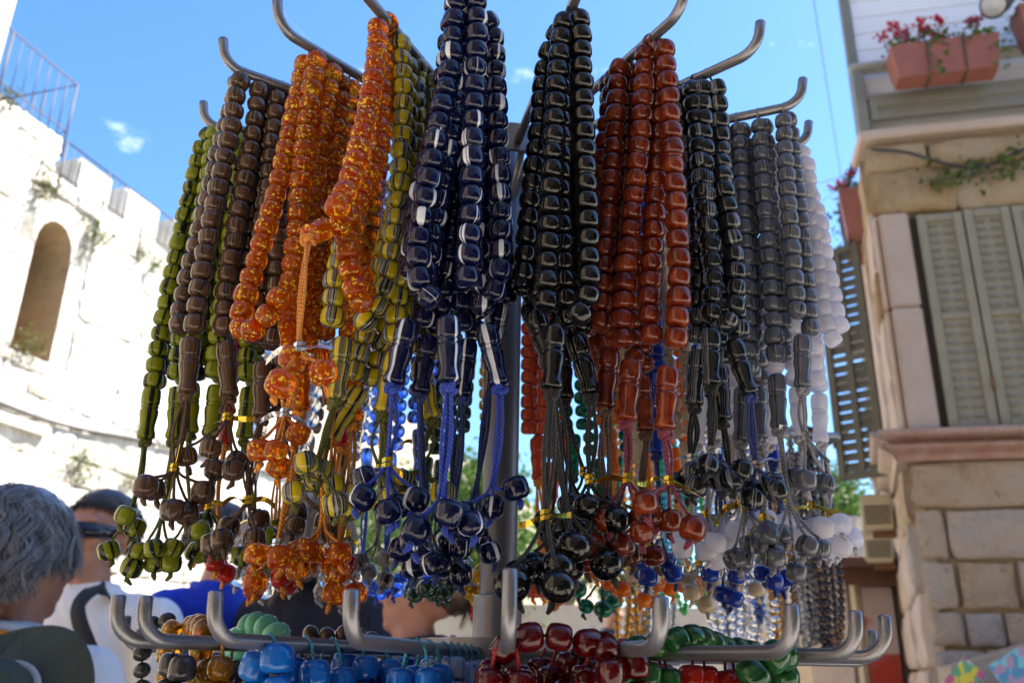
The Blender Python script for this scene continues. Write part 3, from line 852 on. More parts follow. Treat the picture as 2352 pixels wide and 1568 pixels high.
def low(arm, rpos, mat, cord, label, group=None, tw=None, w=0.0135, p=0.0125, shape='barrel', gap=0.012, drop=0.2, lean=(0, 0), sep=(0.0068, 0.0085, 0.0068)):
    a = LA[arm]
    return strand(a, None, None, mat, cord, label, group, tw=a['phi'] if tw is None else tw, rpos=rpos, drop=drop, lean=lean, w=w, p=p, shape=shape, gap=gap, sep=sep, tas=dict(n=3, L=0.07, spread=0.013), wob=0.002)
for i, r in enumerate((0.215, 0.190, 0.170, 0.150, 0.130, 0.112, 0.094)):
    low('l2', r, 'turquoise', 'cord_cyan', 'turquoise blue bead strand looped over a low arm by cyan cord, ' + ORD[i], 'turquoise strands on one lower arm', gap=0.006 + 0.004 * (i % 3), w=0.0150, p=0.0135, sep=(0.0078, 0.009, 0.0075))
for i, r in enumerate((0.165, 0.145)):
    low('l3', r, 'turquoise', 'cord_cyan', 'turquoise bead strand sharing its low arm with pale blue ones, ' + ORD[i], 'turquoise strands beside the pale blue ones', w=0.0145, p=0.0135)
for i, r in enumerate((0.120, 0.106, 0.092, 0.078, 0.064)):
    low('l3', r, 'sky_stripe', 'cord_cyan', 'pale blue striped bead strand close to the lower hub, ' + ORD[i + 2], 'pale blue strands at the hub', gap=0.008 + 0.003 * (i % 2), w=0.014)
for i, r in enumerate((0.222, 0.196)):
    low('l0', r, 'charcoal', 'cord_grey', 'charcoal bead strand beside the honey coloured beads, ' + ORD[i], 'charcoal strands on a lower arm', gap=0.010)
for i, r in enumerate((0.205, 0.175)):
    low('l1', r, 'honey', 'cord_orange', 'clear honey coloured bead strand on a lower arm, ' + ORD[i], 'honey strands on a lower arm', shape='oval', w=0.013, gap=0.010)
low('l1', 0.15, 'charcoal', 'cord_black', 'charcoal bead strand between the honey coloured and turquoise beads')
low('l1', 0.13, 'charcoal', 'cord_black', 'dark bead strand behind the turquoise bunch')
for i, r in enumerate((0.205, 0.170)):
    low('l4', r, 'ruby', 'cord_red', 'dark ruby glass bead strand on the arm pointing straight out, ' + ORD[i], 'ruby strands on the outward arm', gap=0.012, w=0.0145)
for i, r in enumerate((0.21, 0.180, 0.155, 0.130, 0.110)):
    low('l5', r, 'ruby', 'cord_red', 'dark ruby glass bead strand beside the jade beads, ' + ORD[i], 'ruby strands beside the jade ones', gap=0.006 + 0.003 * (i % 2), w=0.0145)
for i, r in enumerate((0.16, 0.135, 0.115, 0.095, 0.075)):
    low('l6', r, 'jade', 'cord_green', 'jade green bead strand on a lower arm by green cord, ' + ORD[i], 'jade strands on a lower arm', gap=0.010 + 0.004 * (i % 2), w=0.0145, p=.013)
for i, r in enumerate((0.20,)):
    low('l7', r, 'carnelian', 'cord_maroon', 'single brown red bead strand on a lower arm past the jade beads', gap=0.010, w=.0145, p=.0135)
for i, r in enumerate((0.16, 0.13, 0.10)):
    low('l7', r, 'red', 'cord_red', 'bright red bead strand behind the jade bunch, ' + ORD[i + 1], 'red strands on the lower tier', gap=0.010, w=.0145)
for i, r in enumerate((0.19, 0.165)):
    low('l8', r, 'red', 'cord_red', 'bright red bead strand on the outermost lower arm, ' + ORD[i], 'red strands on the outermost lower arm', gap=0.012, w=.0145)
def draped(pxs, mat, label, w=0.0145, p=0.0132, shape='barrel', group=None):
    """a strand laid across the lower arms: points (px, py, depth)"""
    NSTR[0] += 1
    rng = random.Random(900 + NSTR[0])
    pts = spline([at_y(*q) for q in pxs], 10)
    root = empty('prayer_beads', pts[len(pts) // 2])
    tag(root, label, 'prayer beads', group)
    place_beads(pts, root, mat, shape, w, p, 0.0, rng, False)
    tube('string', pts, 0.0007, MATS['cord_black'], root, 6)
draped([(1085, 1640, .43), (1150, 1500, .42), (1215, 1462, .415), (1290, 1462, .415), (1345, 1475, .415), (1380, 1470, .42), (1400, 1530, .41), (1405, 1640, .42)], 'ruby', 'dark ruby glass beads laid sideways across the front of the lower tier', w=0.0128, p=0.0128)
draped([(1425, 1640, .47), (1432, 1505, .47), (1480, 1486, .48), (1545, 1472, .47), (1600, 1460, .48), (1660, 1486, .50), (1740, 1506, .52), (1790, 1640, .50)], 'jade', 'jade green beads draped over two lower arms', w=0.0128, p=0.0118)
draped([(1690, 1640, .44), (1720, 1560, .44), (1765, 1520, .44), (1800, 1500, .45), (1800, 1640, .47)], 'jade', 'short run of jade beads folded over the end of its arm', w=0.0150, p=0.0135)
draped([(385, 1640, .53), (388, 1470, .53), (415, 1440, .53), (445, 1438, .53), (468, 1445, .50), (462, 1500, .49), (458, 1640, .49)], 'honey', 'honey coloured beads thrown over a pair of lower arms', w=0.0135, p=0.0125, shape='oval')
draped([(325, 1640, .62), (330, 1450, .62), (360, 1436, .62), (390, 1440, .62), (400, 1640, .62)], 'charcoal', 'charcoal round beads on the far side of the honey coloured ones', w=0.0125, p=0.0105, shape='round')
draped([(545, 1640, .60), (550, 1450, .60), (570, 1438, .60), (600, 1438, .59), (640, 1470, .58), (645, 1640, .58)], 'seafoam', 'sea green beads showing above the turquoise bunch', w=0.018, p=0.0110, shape='round')
draped([(690, 1640, .64), (700, 1472, .64), (740, 1462, .64), (800, 1458, .64), (850, 1470, .63), (880, 1490, .63), (890, 1640, .63)], 'brown', 'brown banded round beads behind the turquoise bunch', w=0.0135, p=0.0115, shape='round')
# ------------------------------------------------------------------ stonework helpers
def stone_mat(name, cols, rough=0.85, nscale=6.0, bumps=0.5, fine=40.0, pits=True):
    t = NT(name)
    co = t.add('TexCoord').outputs['Object']
    geo = t.add('NewGeometry').outputs['Position']
    rnd = t.add('ObjectInfo').outputs['Random']
    n = t.noise(geo, nscale, 6.0, 0.65, 0.3)
    f = t.math('ADD', t.math('MULTIPLY', n.outputs['Fac'], 0.75), t.math('MULTIPLY', t.math('SUBTRACT', rnd, 0.5), 0.35))
    k = len(cols)
    c = t.ramp(f, [(0.12 + 0.5 * i / (k - 1), cc) for i, cc in enumerate(cols)])
    n2 = t.noise(geo, fine, 6.0, 0.7)
    c = t.mix(t.ramp(n2.outputs['Fac'], [(0.35, (0.55, 0.55, 0.55)), (0.5, (1, 1, 1))]), (0.35, 0.29, 0.22), c, 'MULTIPLY') if False else t.mix(0.25, c, n2.outputs['Color'], 'SOFT_LIGHT')
    if pits:
        n3 = t.noise(geo, nscale * 2.6, 8.0, 0.75)
        pt = t.ramp(n3.outputs['Fac'], [(0.33, (1, 1, 1)), (0.44, (0, 0, 0))])
        c = t.mix(t.math('MULTIPLY', pt, 0.55), c, tuple(x * 0.45 for x in cols[0]))
    t.set(col=c, rough=rough, spec=0.2)
    h = t.math('ADD', n2.outputs['Fac'], t.math('MULTIPLY', n.outputs['Fac'], 1.5))
    t.bump(h, bumps, 0.03)
    MATS[name] = t.m
    return t.m
stone_mat('limestone', [(0.27, 0.24, 0.19), (0.52, 0.50, 0.46), (0.66, 0.64, 0.61)], nscale=1.6, fine=14.0, bumps=0.7)
stone_mat('niche_shade_stone', [(0.27, 0.19, 0.11), (0.40, 0.31, 0.20)], nscale=2.0, fine=16.0, bumps=0.6)  # browner than the wall: shade of the recess put into the colour
stone_mat('limestone_core', [(0.26, 0.22, 0.16), (0.42, 0.37, 0.29)], nscale=2.0, fine=12.0)
stone_mat('honey_stone', [(0.43, 0.29, 0.17), (0.56, 0.41, 0.27), (0.60, 0.47, 0.36), (0.48, 0.42, 0.38)], nscale=5.0, fine=45.0, bumps=1.0)
stone_mat('lintel_stone', [(0.40, 0.26, 0.13), (0.52, 0.37, 0.21), (0.58, 0.47, 0.34)], nscale=5.0, fine=45.0, bumps=1.0)
stone_mat('dressed_stone', [(0.42, 0.31, 0.24), (0.52, 0.42, 0.35)], nscale=4.0, fine=60.0, bumps=0.15, pits=False)
stone_mat('sill_stone', [(0.36, 0.17, 0.12), (0.44, 0.30, 0.24), (0.50, 0.38, 0.32)], nscale=9.0, fine=40.0, bumps=0.25)
stone_mat('mortar', [(0.33, 0.25, 0.16), (0.42, 0.33, 0.22)], nscale=8.0, fine=90.0, bumps=0.3, pits=False)
stone_mat('shade_dark_stone', [(0.05, 0.045, 0.04), (0.10, 0.09, 0.08), (0.14, 0.12, 0.10)], nscale=1.5, fine=10.0)  # near black: shade behind the camera put into the colour
stone_mat('grey_stone', [(0.22, 0.21, 0.20), (0.33, 0.31, 0.29), (0.42, 0.40, 0.36)], nscale=1.0, fine=10.0)
STV = {}
def stone_mesh(mat, k, rough=1.0):
    key = (mat, k, rough)
    if key in STV: return STV[key]
    rg = random.Random(k * 31 + 5)
    nx, nz = 6, 5
    V, F = [], []
    off = Vector((rg.uniform(0, 50), rg.uniform(0, 50), 0))
    for j in range(nz):
        for i in range(nx):
            x, z = i / (nx - 1) - .5, j / (nz - 1) - .5
            # crowd the outer rows to the edge so that they read as worn arrises
            x = math.copysign(abs(x * 2) ** 0.55 / 2, x)
            z = math.copysign(abs(z * 2) ** 0.55 / 2, z)
            e = i in (0, nx - 1) or j in (0, nz - 1)
            nn = mnoise.noise(Vector((x * 3.1, z * 3.1, 0)) + off)
            y = (0.58 if e else 0.85) + nn * 0.36 * rough
            jx = mnoise.noise(Vector((x * 5, z * 5, 7)) + off) * 0.05 * rough
            jz = mnoise.noise(Vector((x * 5, z * 5, 19)) + off) * 0.07 * rough
            cr = 0.965 if (i in (0, nx - 1) and j in (0, nz - 1)) else 1.0
            V.append((x * cr + jx, y, z * cr + jz))
    for j in range(nz - 1):
        for i in range(nx - 1):
            a = j * nx + i
            F.append((a, a + 1, a + nx + 1, a + nx))
    # skirts back into the wall
    bord = [i for i in range(nx)] + [j * nx + nx - 1 for j in range(1, nz)] + [(nz - 1) * nx + i for i in range(nx - 2, -1, -1)] + [j * nx for j in range(nz - 2, 0, -1)]
    b0 = len(V)
    for i in bord:
        V.append((V[i][0], -1.5, V[i][2]))
    m = len(bord)
    for i in range(m):
        F.append((bord[i], b0 + i, b0 + (i + 1) % m, bord[(i + 1) % m]))
    me = mesh_pd('stone', V, F, True, MATS[mat])
    STV[key] = me
    return me
def frame_mtx(O, U, N, u, z, su, sn, sz, yoff=0.0):
    m = Matrix.Identity(4)
    p = O + U * u + Vector((0, 0, z)) + N * yoff
    for r in range(3):
        m[r][0], m[r][1], m[r][2], m[r][3] = U[r] * su, N[r] * sn, (0, 0, 1)[r] * sz, p[r]
    return m
def courses(parent, O, U, N, u0, u1, z0, z1, ch, cw, mats, skip=None, depth=0.06, joint=0.02, seed=1, rough=1.0, maxn=300, name='stone'):
    rg = random.Random(seed)
    z, n = z0, 0
    while z < z1 - 0.05:
        h = min(rg.uniform(*ch), z1 - z)
        if z1 - (z + h) < ch[0] * 0.5: h = z1 - z
        u = u0 - rg.uniform(0, cw[0]) * 0.0
        first = True
        while u < u1 - 0.02:
            w = rg.uniform(*cw) * (0.7 if first else 1.0)
            first = False
            if u1 - (u + w) < cw[0] * 0.6: w = u1 - u
            if (skip is None or not skip(u, u + w, z, z + h)) and n < maxn:
                mt = rg.choice(mats)
                obj(name, stone_mesh(mt, rg.randint(0, 7), rough), parent, None, frame_mtx(O, U, N, u + w / 2, z + h / 2, w - joint, depth * rg.uniform(.75, 1.25), h - joint))
                n += 1
            u += w
        z += h
    return n
def slab(name, O, U, N, u0, u1, n0, n1, z0, z1, mat, parent=None, bev=0.0, seg=2):
    """box in wall coordinates; n is measured along the outward normal"""
    me = bbox_mesh(name, abs(u1 - u0), abs(n1 - n0), abs(z1 - z0), bev, seg, MATS[mat] if isinstance(mat, str) else mat)
    return obj(name, me, parent, None, frame_mtx(O, U, N, (u0 + u1) / 2, (z0 + z1) / 2, 1, 1, 1, (n0 + n1) / 2))
def on_plane(px, py, O, N):
    d = ray(px, py)
    return CAMP + d * ((O - CAMP).dot(N) / d.dot(N))
def uz(px, py, O, U, N):
    p = on_plane(px, py, O, N)
    return (p - O).dot(U), p.z

# ------------------------------------------------------------------ leaves
def leaf_mat(name, c1, c2, trans=0.35):
    t = NT(name)
    geo = t.add('NewGeometry')
    n = t.noise(geo.outputs['Position'], 3.0, 3.0, 0.6)
    w = t.add('TexWhiteNoise')
    t.link(geo.outputs['Position'], w.inputs['Vector'])
    c = t.mix(n.outputs['Fac'], c1, c2)
    t.set(col=c, rough=0.5, spec=0.3)
    t.translucent(c, trans)
    MATS[name] = t.m
leaf_mat('leaf_tree', (0.035, 0.085, 0.012), (0.09, 0.17, 0.03))
leaf_mat('leaf_dry', (0.05, 0.075, 0.015), (0.14, 0.13, 0.035))
leaf_mat('leaf_pot', (0.05, 0.10, 0.02), (0.16, 0.19, 0.04))
leaf_mat('petal', (0.45, 0.012, 0.03), (0.60, 0.03, 0.06))
leaf_mat('petal_pink', (0.40, 0.08, 0.14), (0.5, 0.12, 0.2))
flat('bark', (0.12, 0.09, 0.065), 0.9, bump=0.6, scale=4.0)
def leaf_geo(centers, size, rg, asp=0.55, droop=0.0):
    V, F = [], []
    for c in centers:
        a = Vector((rg.gauss(0, 1), rg.gauss(0, 1), rg.gauss(0, 1) - droop))
        a = a.normalized() if a.length > .01 else Vector((1, 0, 0))
        b = a.orthogonal().normalized()
        b = Matrix.Rotation(rg.uniform(0, 6.28), 3, a) @ b
        s = size * rg.uniform(0.6, 1.25)
        nrm = a.cross(b) * s * 0.18
        i = len(V)
        V += [c, c + a * s * .5 + b * s * asp * .5 - nrm, c + a * s, c + a * s * .5 - b * s * asp * .5 - nrm]
        F.append((i, i + 1, i + 2, i + 3))
    return V, F

# ------------------------------------------------------------------ old city wall on the left
ZW = 10.7
_A, _B = at_z(122, 400, ZW), at_z(400, 590, ZW)
WU = (_B - _A); WU.z = 0; WU.normalize()
WN = Vector((WU.y, -WU.x, 0))
WO = Vector((_A.x, _A.y, 0))
city = empty('city_wall', WO)
tag(city, 'sunlit pale limestone city wall with an arched niche and battlements', 'wall')
zs = uz(126, 308, WO, WU, WN)[1]            # top of the higher length
nb = uz(70, 815, WO, WU, WN)
na = uz(95, 485, WO, WU, WN)
nl, nr = uz(32, 760, WO, WU, WN)[0], uz(150, 640, WO, WU, WN)[0]
NU0, NU1 = nl, nr + 0.05
NC, NW = (NU0 + NU1) / 2, (NU1 - NU0)
NZ0, NZ1 = nb[1], na[1]
NS = NZ1 - NW * 0.75
def arch(n=9, w=NW, grow=0.0):
    """outline of the niche from the lower left up over and down, (u, z)"""
    r = NW / 2 + grow
    P = [(NC - r, NZ0 - grow * 0), (NC - r, NS)]
    for k in range(1, n):
        a = math.pi * (1 - k / n)
        P.append((NC + r * math.cos(a), NS + (NZ1 - NS + grow) * math.sin(a) ** 0.85))
    P += [(NC + r, NS), (NC + r, NZ0)]
    return P
LM = MATS['limestone_core']
# core: boxes that leave the niche open
S0, S1, S2 = -16.0, 0.0, 60.0
for (u0, u1, z0, z1) in ((S0, NU0 - .45, 0, zs - .05), (NU1 + .45, S2, 0, ZW - .05), (NU0 - .45, NU1 + .45, 0, NZ0 - .02), (NU0 - .45, NU1 + .45, NZ1 + .5, ZW - .05), (NU0 - .45, S1, ZW - .05, zs - .05)):
    slab('wall_core', WO, WU, WN, u0, u1, -2.2, -0.06, z0, z1, 'limestone_core', city)
# niche surround with an arched opening, reveals and back
P = arch()
RO = [(NU0 - .46, NZ0 - .03)] + [(NU0 - .46, NZ1 + .52)] + [(NU1 + .46, NZ1 + .52)] + [(NU1 + .46, NZ0 - .03)]
V, F = [], []
def w3(u, z, n): return WO + WU * u + WN * n + Vector((0, 0, z))
m = len(P)
for (u, z) in P: V.append(w3(u, z, 0.0))
for i, (u, z) in enumerate(P):       # matching points on the outer rectangle
    if i <= 1: q = (NU0 - .46, z)
    elif i >= m - 2: q = (NU1 + .46, z)
    else:
        t_ = (i - 1) / (m - 3)
        q = (NU0 - .46 + (NW + .92) * t_, NZ1 + .52)
    V.append(w3(q[0], q[1], 0.0))
for i in range(m - 1): F.append((i, i + 1, m + i + 1, m + i))
F.append((1, m + 2, m + 1)); F.append((m - 2, 2 * m - 2, 2 * m - 3))
V.append(w3(NU0 - .46, NZ1 + .52, 0)); V.append(w3(NU1 + .46, NZ1 + .52, 0))
F.append((m + 1, m + 2, 2 * m)); F.append((2 * m - 2, 2 * m - 3, 2 * m + 1))
for i, (u, z) in enumerate(P):       # reveal, narrowing to the back
    V.append(w3(NC + (u - NC) * 0.62, z if z < NS else NS + (z - NS) * 0.8, -1.6))
b = 2 * m + 2
for i in range(m - 1): F.append((i, b + i, b + i + 1, i + 1))
F.append(tuple(b + i for i in range(m)))
F.append((0, m - 1, b + m - 1, b))
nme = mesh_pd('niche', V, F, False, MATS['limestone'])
nme.materials.append(MATS['niche_shade_stone'])
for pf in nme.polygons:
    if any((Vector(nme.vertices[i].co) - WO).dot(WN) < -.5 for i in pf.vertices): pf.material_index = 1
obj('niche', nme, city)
HU0, HU1, HZ0, HZ1 = NU0 - .46, NU1 + .46, NZ0 - .03, NZ1 + .52
kw_ = dict(depth=0.075, joint=0.012, rough=2.3)
courses(city, WO, WU, WN, -2.4, HU0, 6.0, ZW, (0.4, 0.62), (0.5, 1.1), ['limestone'], seed=3, maxn=60, **kw_)
courses(city, WO, WU, WN, -2.4, -0.01, ZW, zs, (0.4, 0.5), (0.5, 1.1), ['limestone'], seed=5, maxn=20, **kw_)
courses(city, WO, WU, WN, HU0, HU1, HZ1, ZW, (0.3, 0.45), (0.5, 0.9), ['limestone'], seed=6, **kw_)
courses(city, WO, WU, WN, HU0, HU1, 1.3, HZ0, (0.42, 0.72), (0.55, 1.1), ['limestone'], seed=7, **kw_)
courses(city, WO, WU, WN, HU1, 10.5, 1.3, ZW, (0.42, 0.72), (0.55, 1.3), ['limestone'], seed=4, maxn=215, **kw_)
# merlons on the inner edge of the lower length
for (x0, x1, yt) in ((182, 252, 376), (290, 362, 444), (398, 470, 518), (505, 580, 590)):
    O2 = WO - WN * 1.0
    ua, ub = uz(x0, yt + 10, O2, WU, WN)[0], uz(x1, yt + 90, O2, WU, WN)[0]
    zt = uz(x0 + 30, yt, O2, WU, WN)[1]
    ob = slab('merlon', O2, WU, WN, ua, ub, -1.1, 0.0, ZW - 0.2, zt, 'limestone', city, 0.06, 2)
up_u = uz(0, 20, WO - WN * 1.0, WU, WN)[0]
slab('merlon', WO - WN * 1.0, WU, WN, up_u - 3.0, up_u + 0.35, -0.6, 0.0, zs - .1, uz(10, 20, WO - WN * 1.0, WU, WN)[1] + 0.9, 'limestone', city, 0.06, 2)

# railings
IRON = flat('railing_iron', (0.05, 0.036, 0.034), 0.6, 0.0)
def railing(label, pa, pb, h, gap, posts, parent=None, drop=0.5, ret=None):
    root = empty('railing', pa)
    tag(root, label, 'railing')
    d = (pb - pa); L = d.length; d.normalize()
    up = Vector((0, 0, 1))
    tp = [pa + up * h, pb + up * h]
    bt = [pa + up * .12, pb + up * .12]
    if ret is not None:
        tp += [pb + up * h + ret]
        bt += [pb + up * .12 + ret]
    tube('top_rail', tp, 0.019, IRON, root, 8)
    tube('bottom_rail', bt, 0.016, IRON, root, 8)
    n = int(L / gap)
    for k in range(n + 1):
        p = pa + d * (k * L / n)
        post = k % posts == 0
        tube('post' if post else 'baluster', [p + up * (-drop if post else .12), p + up * h], 0.021 if post else 0.009, IRON, root, 6)
    if ret is not None:
        m_ = max(2, int(ret.length / gap))
        for k in range(1, m_ + 1):
            p = pb + ret * (k / m_)
            tube('baluster', [p + up * .12, p + up * h], 0.013, IRON, root, 6)
    return root
u_r0 = uz(128, 330, WO, WU, WN)[0]
hr = uz(160, 329, WO, WU, WN)[1] - ZW
railing('rusty iron railing bolted along the lower length of the city wall', w3(0.12, ZW - .05, .06), w3(16.0, ZW - .05, .06), max(0.8, min(1.3, hr)), 0.21, 6)
cu, cz = uz(178, 196, WO + WN * .3, WU, WN)
railing('rusty iron railing jutting out over the higher length of the city wall, turning a corner', w3(-7.0, zs - .12, .3), w3(cu, zs - .12, .3), max(0.9, cz - zs + .12), 0.24, 7, ret=-WN * 1.9)

# tufts of plants rooted in the wall
def tuft(px, py, size, n, label, mat='leaf_dry', O=None, seed=0):
    rg = random.Random(seed + 50)
    p = on_plane(px, py, WO + WN * 0.05, WN)
    root = empty('wall_plant', p)
    tag(root, label, 'plant')
    cs, st = [], []
    for i in range(n):
        v = Vector((rg.gauss(0, .40), rg.gauss(0, .40), rg.gauss(0, .48))) * size
        v += WN * abs(rg.gauss(0, .35)) * size
        cs.append(p + v)
    V, F = leaf_geo(cs, size * 0.30, rg, 0.45, 0.3)
    obj('foliage', mesh_pd('foliage', V, F, False, MATS[mat]), root)
    for i in range(5):
        e = p + WN * size * .4 + Vector((rg.uniform(-.3, .3), rg.uniform(-.3, .3), rg.uniform(-.3, .4))) * size
        tube('stem', [p - WN * .05, p.lerp(e, .5) + Vector((0, 0, .05)), e], 0.008, MATS['bark'], root, 5)
for i, (x, y, s, n, lb) in enumerate([(100, 428, .42, 200, 'bushy caper plant growing from the wall beside the step in its top'), (218, 540, .40, 170, 'green plant hanging from the wall below the foot of a railing post'), (318, 583, .34, 140, 'small dry plant on the wall below the second merlon'),
                                  (352, 610, .36, 160, 'bright green plant on the wall beside the dry one'), (190, 505, .2, 60, 'little tuft in a joint above the hanging plant'), (180, 1065, .45, 150, 'sprawling plant low on the wall under the cable'), (290, 1112, .34, 110, 'thin plant low on the wall by the olive beads'),
                                  (8, 232, .4, 120, 'grassy tuft on top of the higher length of wall'), (58, 790, .5, 120, 'dry weeds on the floor of the arched niche'), (262, 545, .16, 40, 'tiny tuft in a joint between two larger plants'), (325, 985, .35, 110, 'dark plant on the wall where the cable passes')]):
    tuft(x, y, s * .8, n, lb, 'leaf_pot' if i in (1, 3, 5) else 'leaf_dry', seed=i)
# cable bundle and blank panel
for i in range(1):
    pts = spline([on_plane(x, y, WO + WN * .12, WN) for (x, y) in ((-120, 880), (0, 925), (100, 962), (200, 988), (330, 1012), (520, 1060), (800, 1130))], 6)
    root = tube('cable', pts, 0.045, flat('cable_black', (0.045, 0.04, 0.04), 0.6), None, 6)
    tag(root, 'thick dark cable bundle strung along the city wall', 'cable')
pa, pb = uz(-20, 945, WO, WU, WN), uz(98, 992, WO, WU, WN)
o = slab('wall_panel', WO, WU, WN, pa[0], pb[0], 0.08, 0.2, min(pa[1], pb[1]) - .1, max(pa[1], pb[1]), flat('panel_white', (0.75, 0.74, 0.72), 0.6), None, 0.01, 1)
tag(o, 'blank white rectangular panel fixed to the wall under the cable', 'panel')
# ------------------------------------------------------------------ stone house on the right
KC = at_y(2080, 1062, 5.0); KC.z = 0
HU = Vector((0.975, -0.222, 0)).normalized()          # along the front, away from the corner
HN = Vector((-HU.y, HU.x, 0)) * -1                   # front faces the camera
LU = Vector((0.36, 0.933, 0)).normalized()            # along the side, away from the camera
LN = Vector((-LU.y, LU.x, 0))
if HN.y > 0: HN = -HN
if LN.x > 0: LN = -LN
house = empty('stone_house', KC)
tag(house, 'honey coloured stone house with a moulded sill and a balcony above', 'house')
def F_(x, y, n=0.0): return uz(x, y, KC + HN * n, HU, HN)
def L_(x, y, n=0.0): return uz(x, y, KC + LN * n, LU, LN)
zsill = F_(2075, 1000)[1]
zsill_b = F_(2085, 1062)[1]
zbal = F_(1980, 330)[1]
FU1 = 6.6
# body: a prism along both faces, faces set back behind the stones
def prism(name, pts, z0, z1, mat, parent=None):
    V = [Vector((p.x, p.y, z0)) for p in pts] + [Vector((p.x, p.y, z1)) for p in pts]
    n = len(pts)
    F = [tuple(range(n - 1, -1, -1)), tuple(range(n, 2 * n))] + [(i, (i + 1) % n, n + (i + 1) % n, n + i) for i in range(n)]
    me = mesh_pd(name, V, F, False, MATS[mat])
    bm = bmesh.new(); bm.from_mesh(me); bmesh.ops.recalc_face_normals(bm, faces=bm.faces[:]); bm.to_mesh(me); bm.free()
    return obj(name, me, parent)
inn = 0.03
c0 = KC - HN * inn - LN * inn
prism('wall_core', [c0, c0 + HU * FU1, c0 + HU * FU1 + LU * 8, c0 + LU * 8], 0, zbal + .03, 'mortar', house)
prism('upper_floor', [c0 + HU * .3 + LU * .15, c0 + HU * FU1 + LU * .15, c0 + HU * FU1 + LU * 6, c0 + HU * 3.2 + LU * 6, c0 + HU * .3 + LU * 1.2], zbal + .031, 8.2, 'honey_stone', house)
prism('shade_block', [c0 + HU * 2.9 + LU * .01, c0 + HU * FU1 + LU * .01, c0 + HU * FU1 + LU * 6, c0 + HU * 2.9 + LU * 6], 8.2, 16.0, 'honey_stone', house)  # unseen block added on the roof to keep the rack in shade
# front stones below the sill, between sill and balcony, beside the shutters
wl_, _ = F_(2100, 520); wb_ = F_(2166, 962)
WX0 = (F_(2104, 520)[0] + F_(2170, 960)[0]) / 2        # left edge of the shutter
WZ1 = F_(2150, 500)[1]                                  # top of shutter
JX0 = (F_(2018, 545)[0] + F_(2082, 960)[0]) / 2         # left edge of dressed jamb
courses(house, KC, HU, HN, 0.0, 3.4, 0.0, zsill_b - 0.27, (0.15, 0.27), (0.18, 0.46), ['honey_stone'], None, 0.045, 0.026, 11, 1.3, 130)
courses(house, KC, HU, HN, 0.0, 3.4, zsill_b - 0.27, zsill_b, (0.26, 0.27), (0.9, 1.4), ['honey_stone'], None, 0.05, 0.02, 12, 1.4)
courses(house, KC, HU, HN, 0.0, 3.4, WZ1 + 0.03, zbal - 0.06, (0.28, 0.40), (0.45, 0.85), ['lintel_stone'], None, 0.055, 0.016, 13, 1.5)
# dressed jamb: two blocks
jz = (zsill + WZ1) / 2 + 0.08
for z0, z1 in ((zsill + .004, jz - .004), (jz + .004, WZ1 + 0.02)):
    slab('jamb_block', KC, HU, HN, JX0, WX0 - 0.05, -0.02, 0.075, z0, z1, 'dressed_stone', house, 0.012, 2)
    slab('jamb_block', KC, HU, HN, 0.0, JX0 - .006, -0.02, 0.04, z0, z1, 'dressed_stone', house, 0.012, 2)
slab('reveal', KC, HU, HN, WX0 - 0.05, 3.4, -0.02, 0.012, zsill, WZ1 + .01, flat('reveal_shade', (0.06, 0.045, 0.035), 0.8), house)  # dark sheet, colour stands for the shade in the gap beside the shutter
# moulded sill running round the corner
def moulding(name, prof, O, U, N, u0, u1, miter0, mat, parent):
    V, F = [], []
    n = len(prof)
    for (u, mt) in ((u0, miter0), (u1, 0)):
        for (q, z) in prof:
            V.append(O + U * (u - (q * mt)) + N * q + Vector((0, 0, z)))
    for i in range(n):
        F.append((i, (i + 1) % n, n + (i + 1) % n, n + i))
    F.append(tuple(range(n))); F.append(tuple(range(2 * n - 1, n - 1, -1)))
    return obj(name, mesh_pd(name, V, F, False, MATS[mat]), parent)
zt, zb = zsill, zsill_b
H_ = zt - zb
prof = [(-0.02, zb), (0.05, zb), (0.06, zb + H_ * .10), (0.06, zb + H_ * .2)]
prof += [(0.075 + 0.06 * math.sin(math.pi * k / 8), zb + H_ * (.24 + .40 * k / 8)) for k in range(9)]
prof += [(0.075, zb + H_ * .68), (0.16, zb + H_ * .74), (0.175, zb + H_ * .8), (0.175, zb + H_ * .95), (0.165, zt), (-0.02, zt)]
moulding('sill_moulding', prof, KC, HU, HN, 0.0, 3.6, 0.93, 'sill_stone', house)
moulding('sill_moulding', prof, KC, LU, LN, 0.0, 1.15, 0.93, 'dressed_stone', house)
# side face
courses(house, KC, LU, LN, 0.0, 3.0, 0.0, zsill_b - .02, (0.25, 0.42), (0.35, 0.8), ['honey_stone', 'dressed_stone'], None, 0.05, 0.028, 15, 1.1, 70)
courses(house, KC, LU, LN, 0.0, 4.0, zsill, zbal - .1, (0.3, 0.45), (0.5, 0.9), ['lintel_stone', 'dressed_stone'], None, 0.04, 0.016, 16, 1.0, 60)

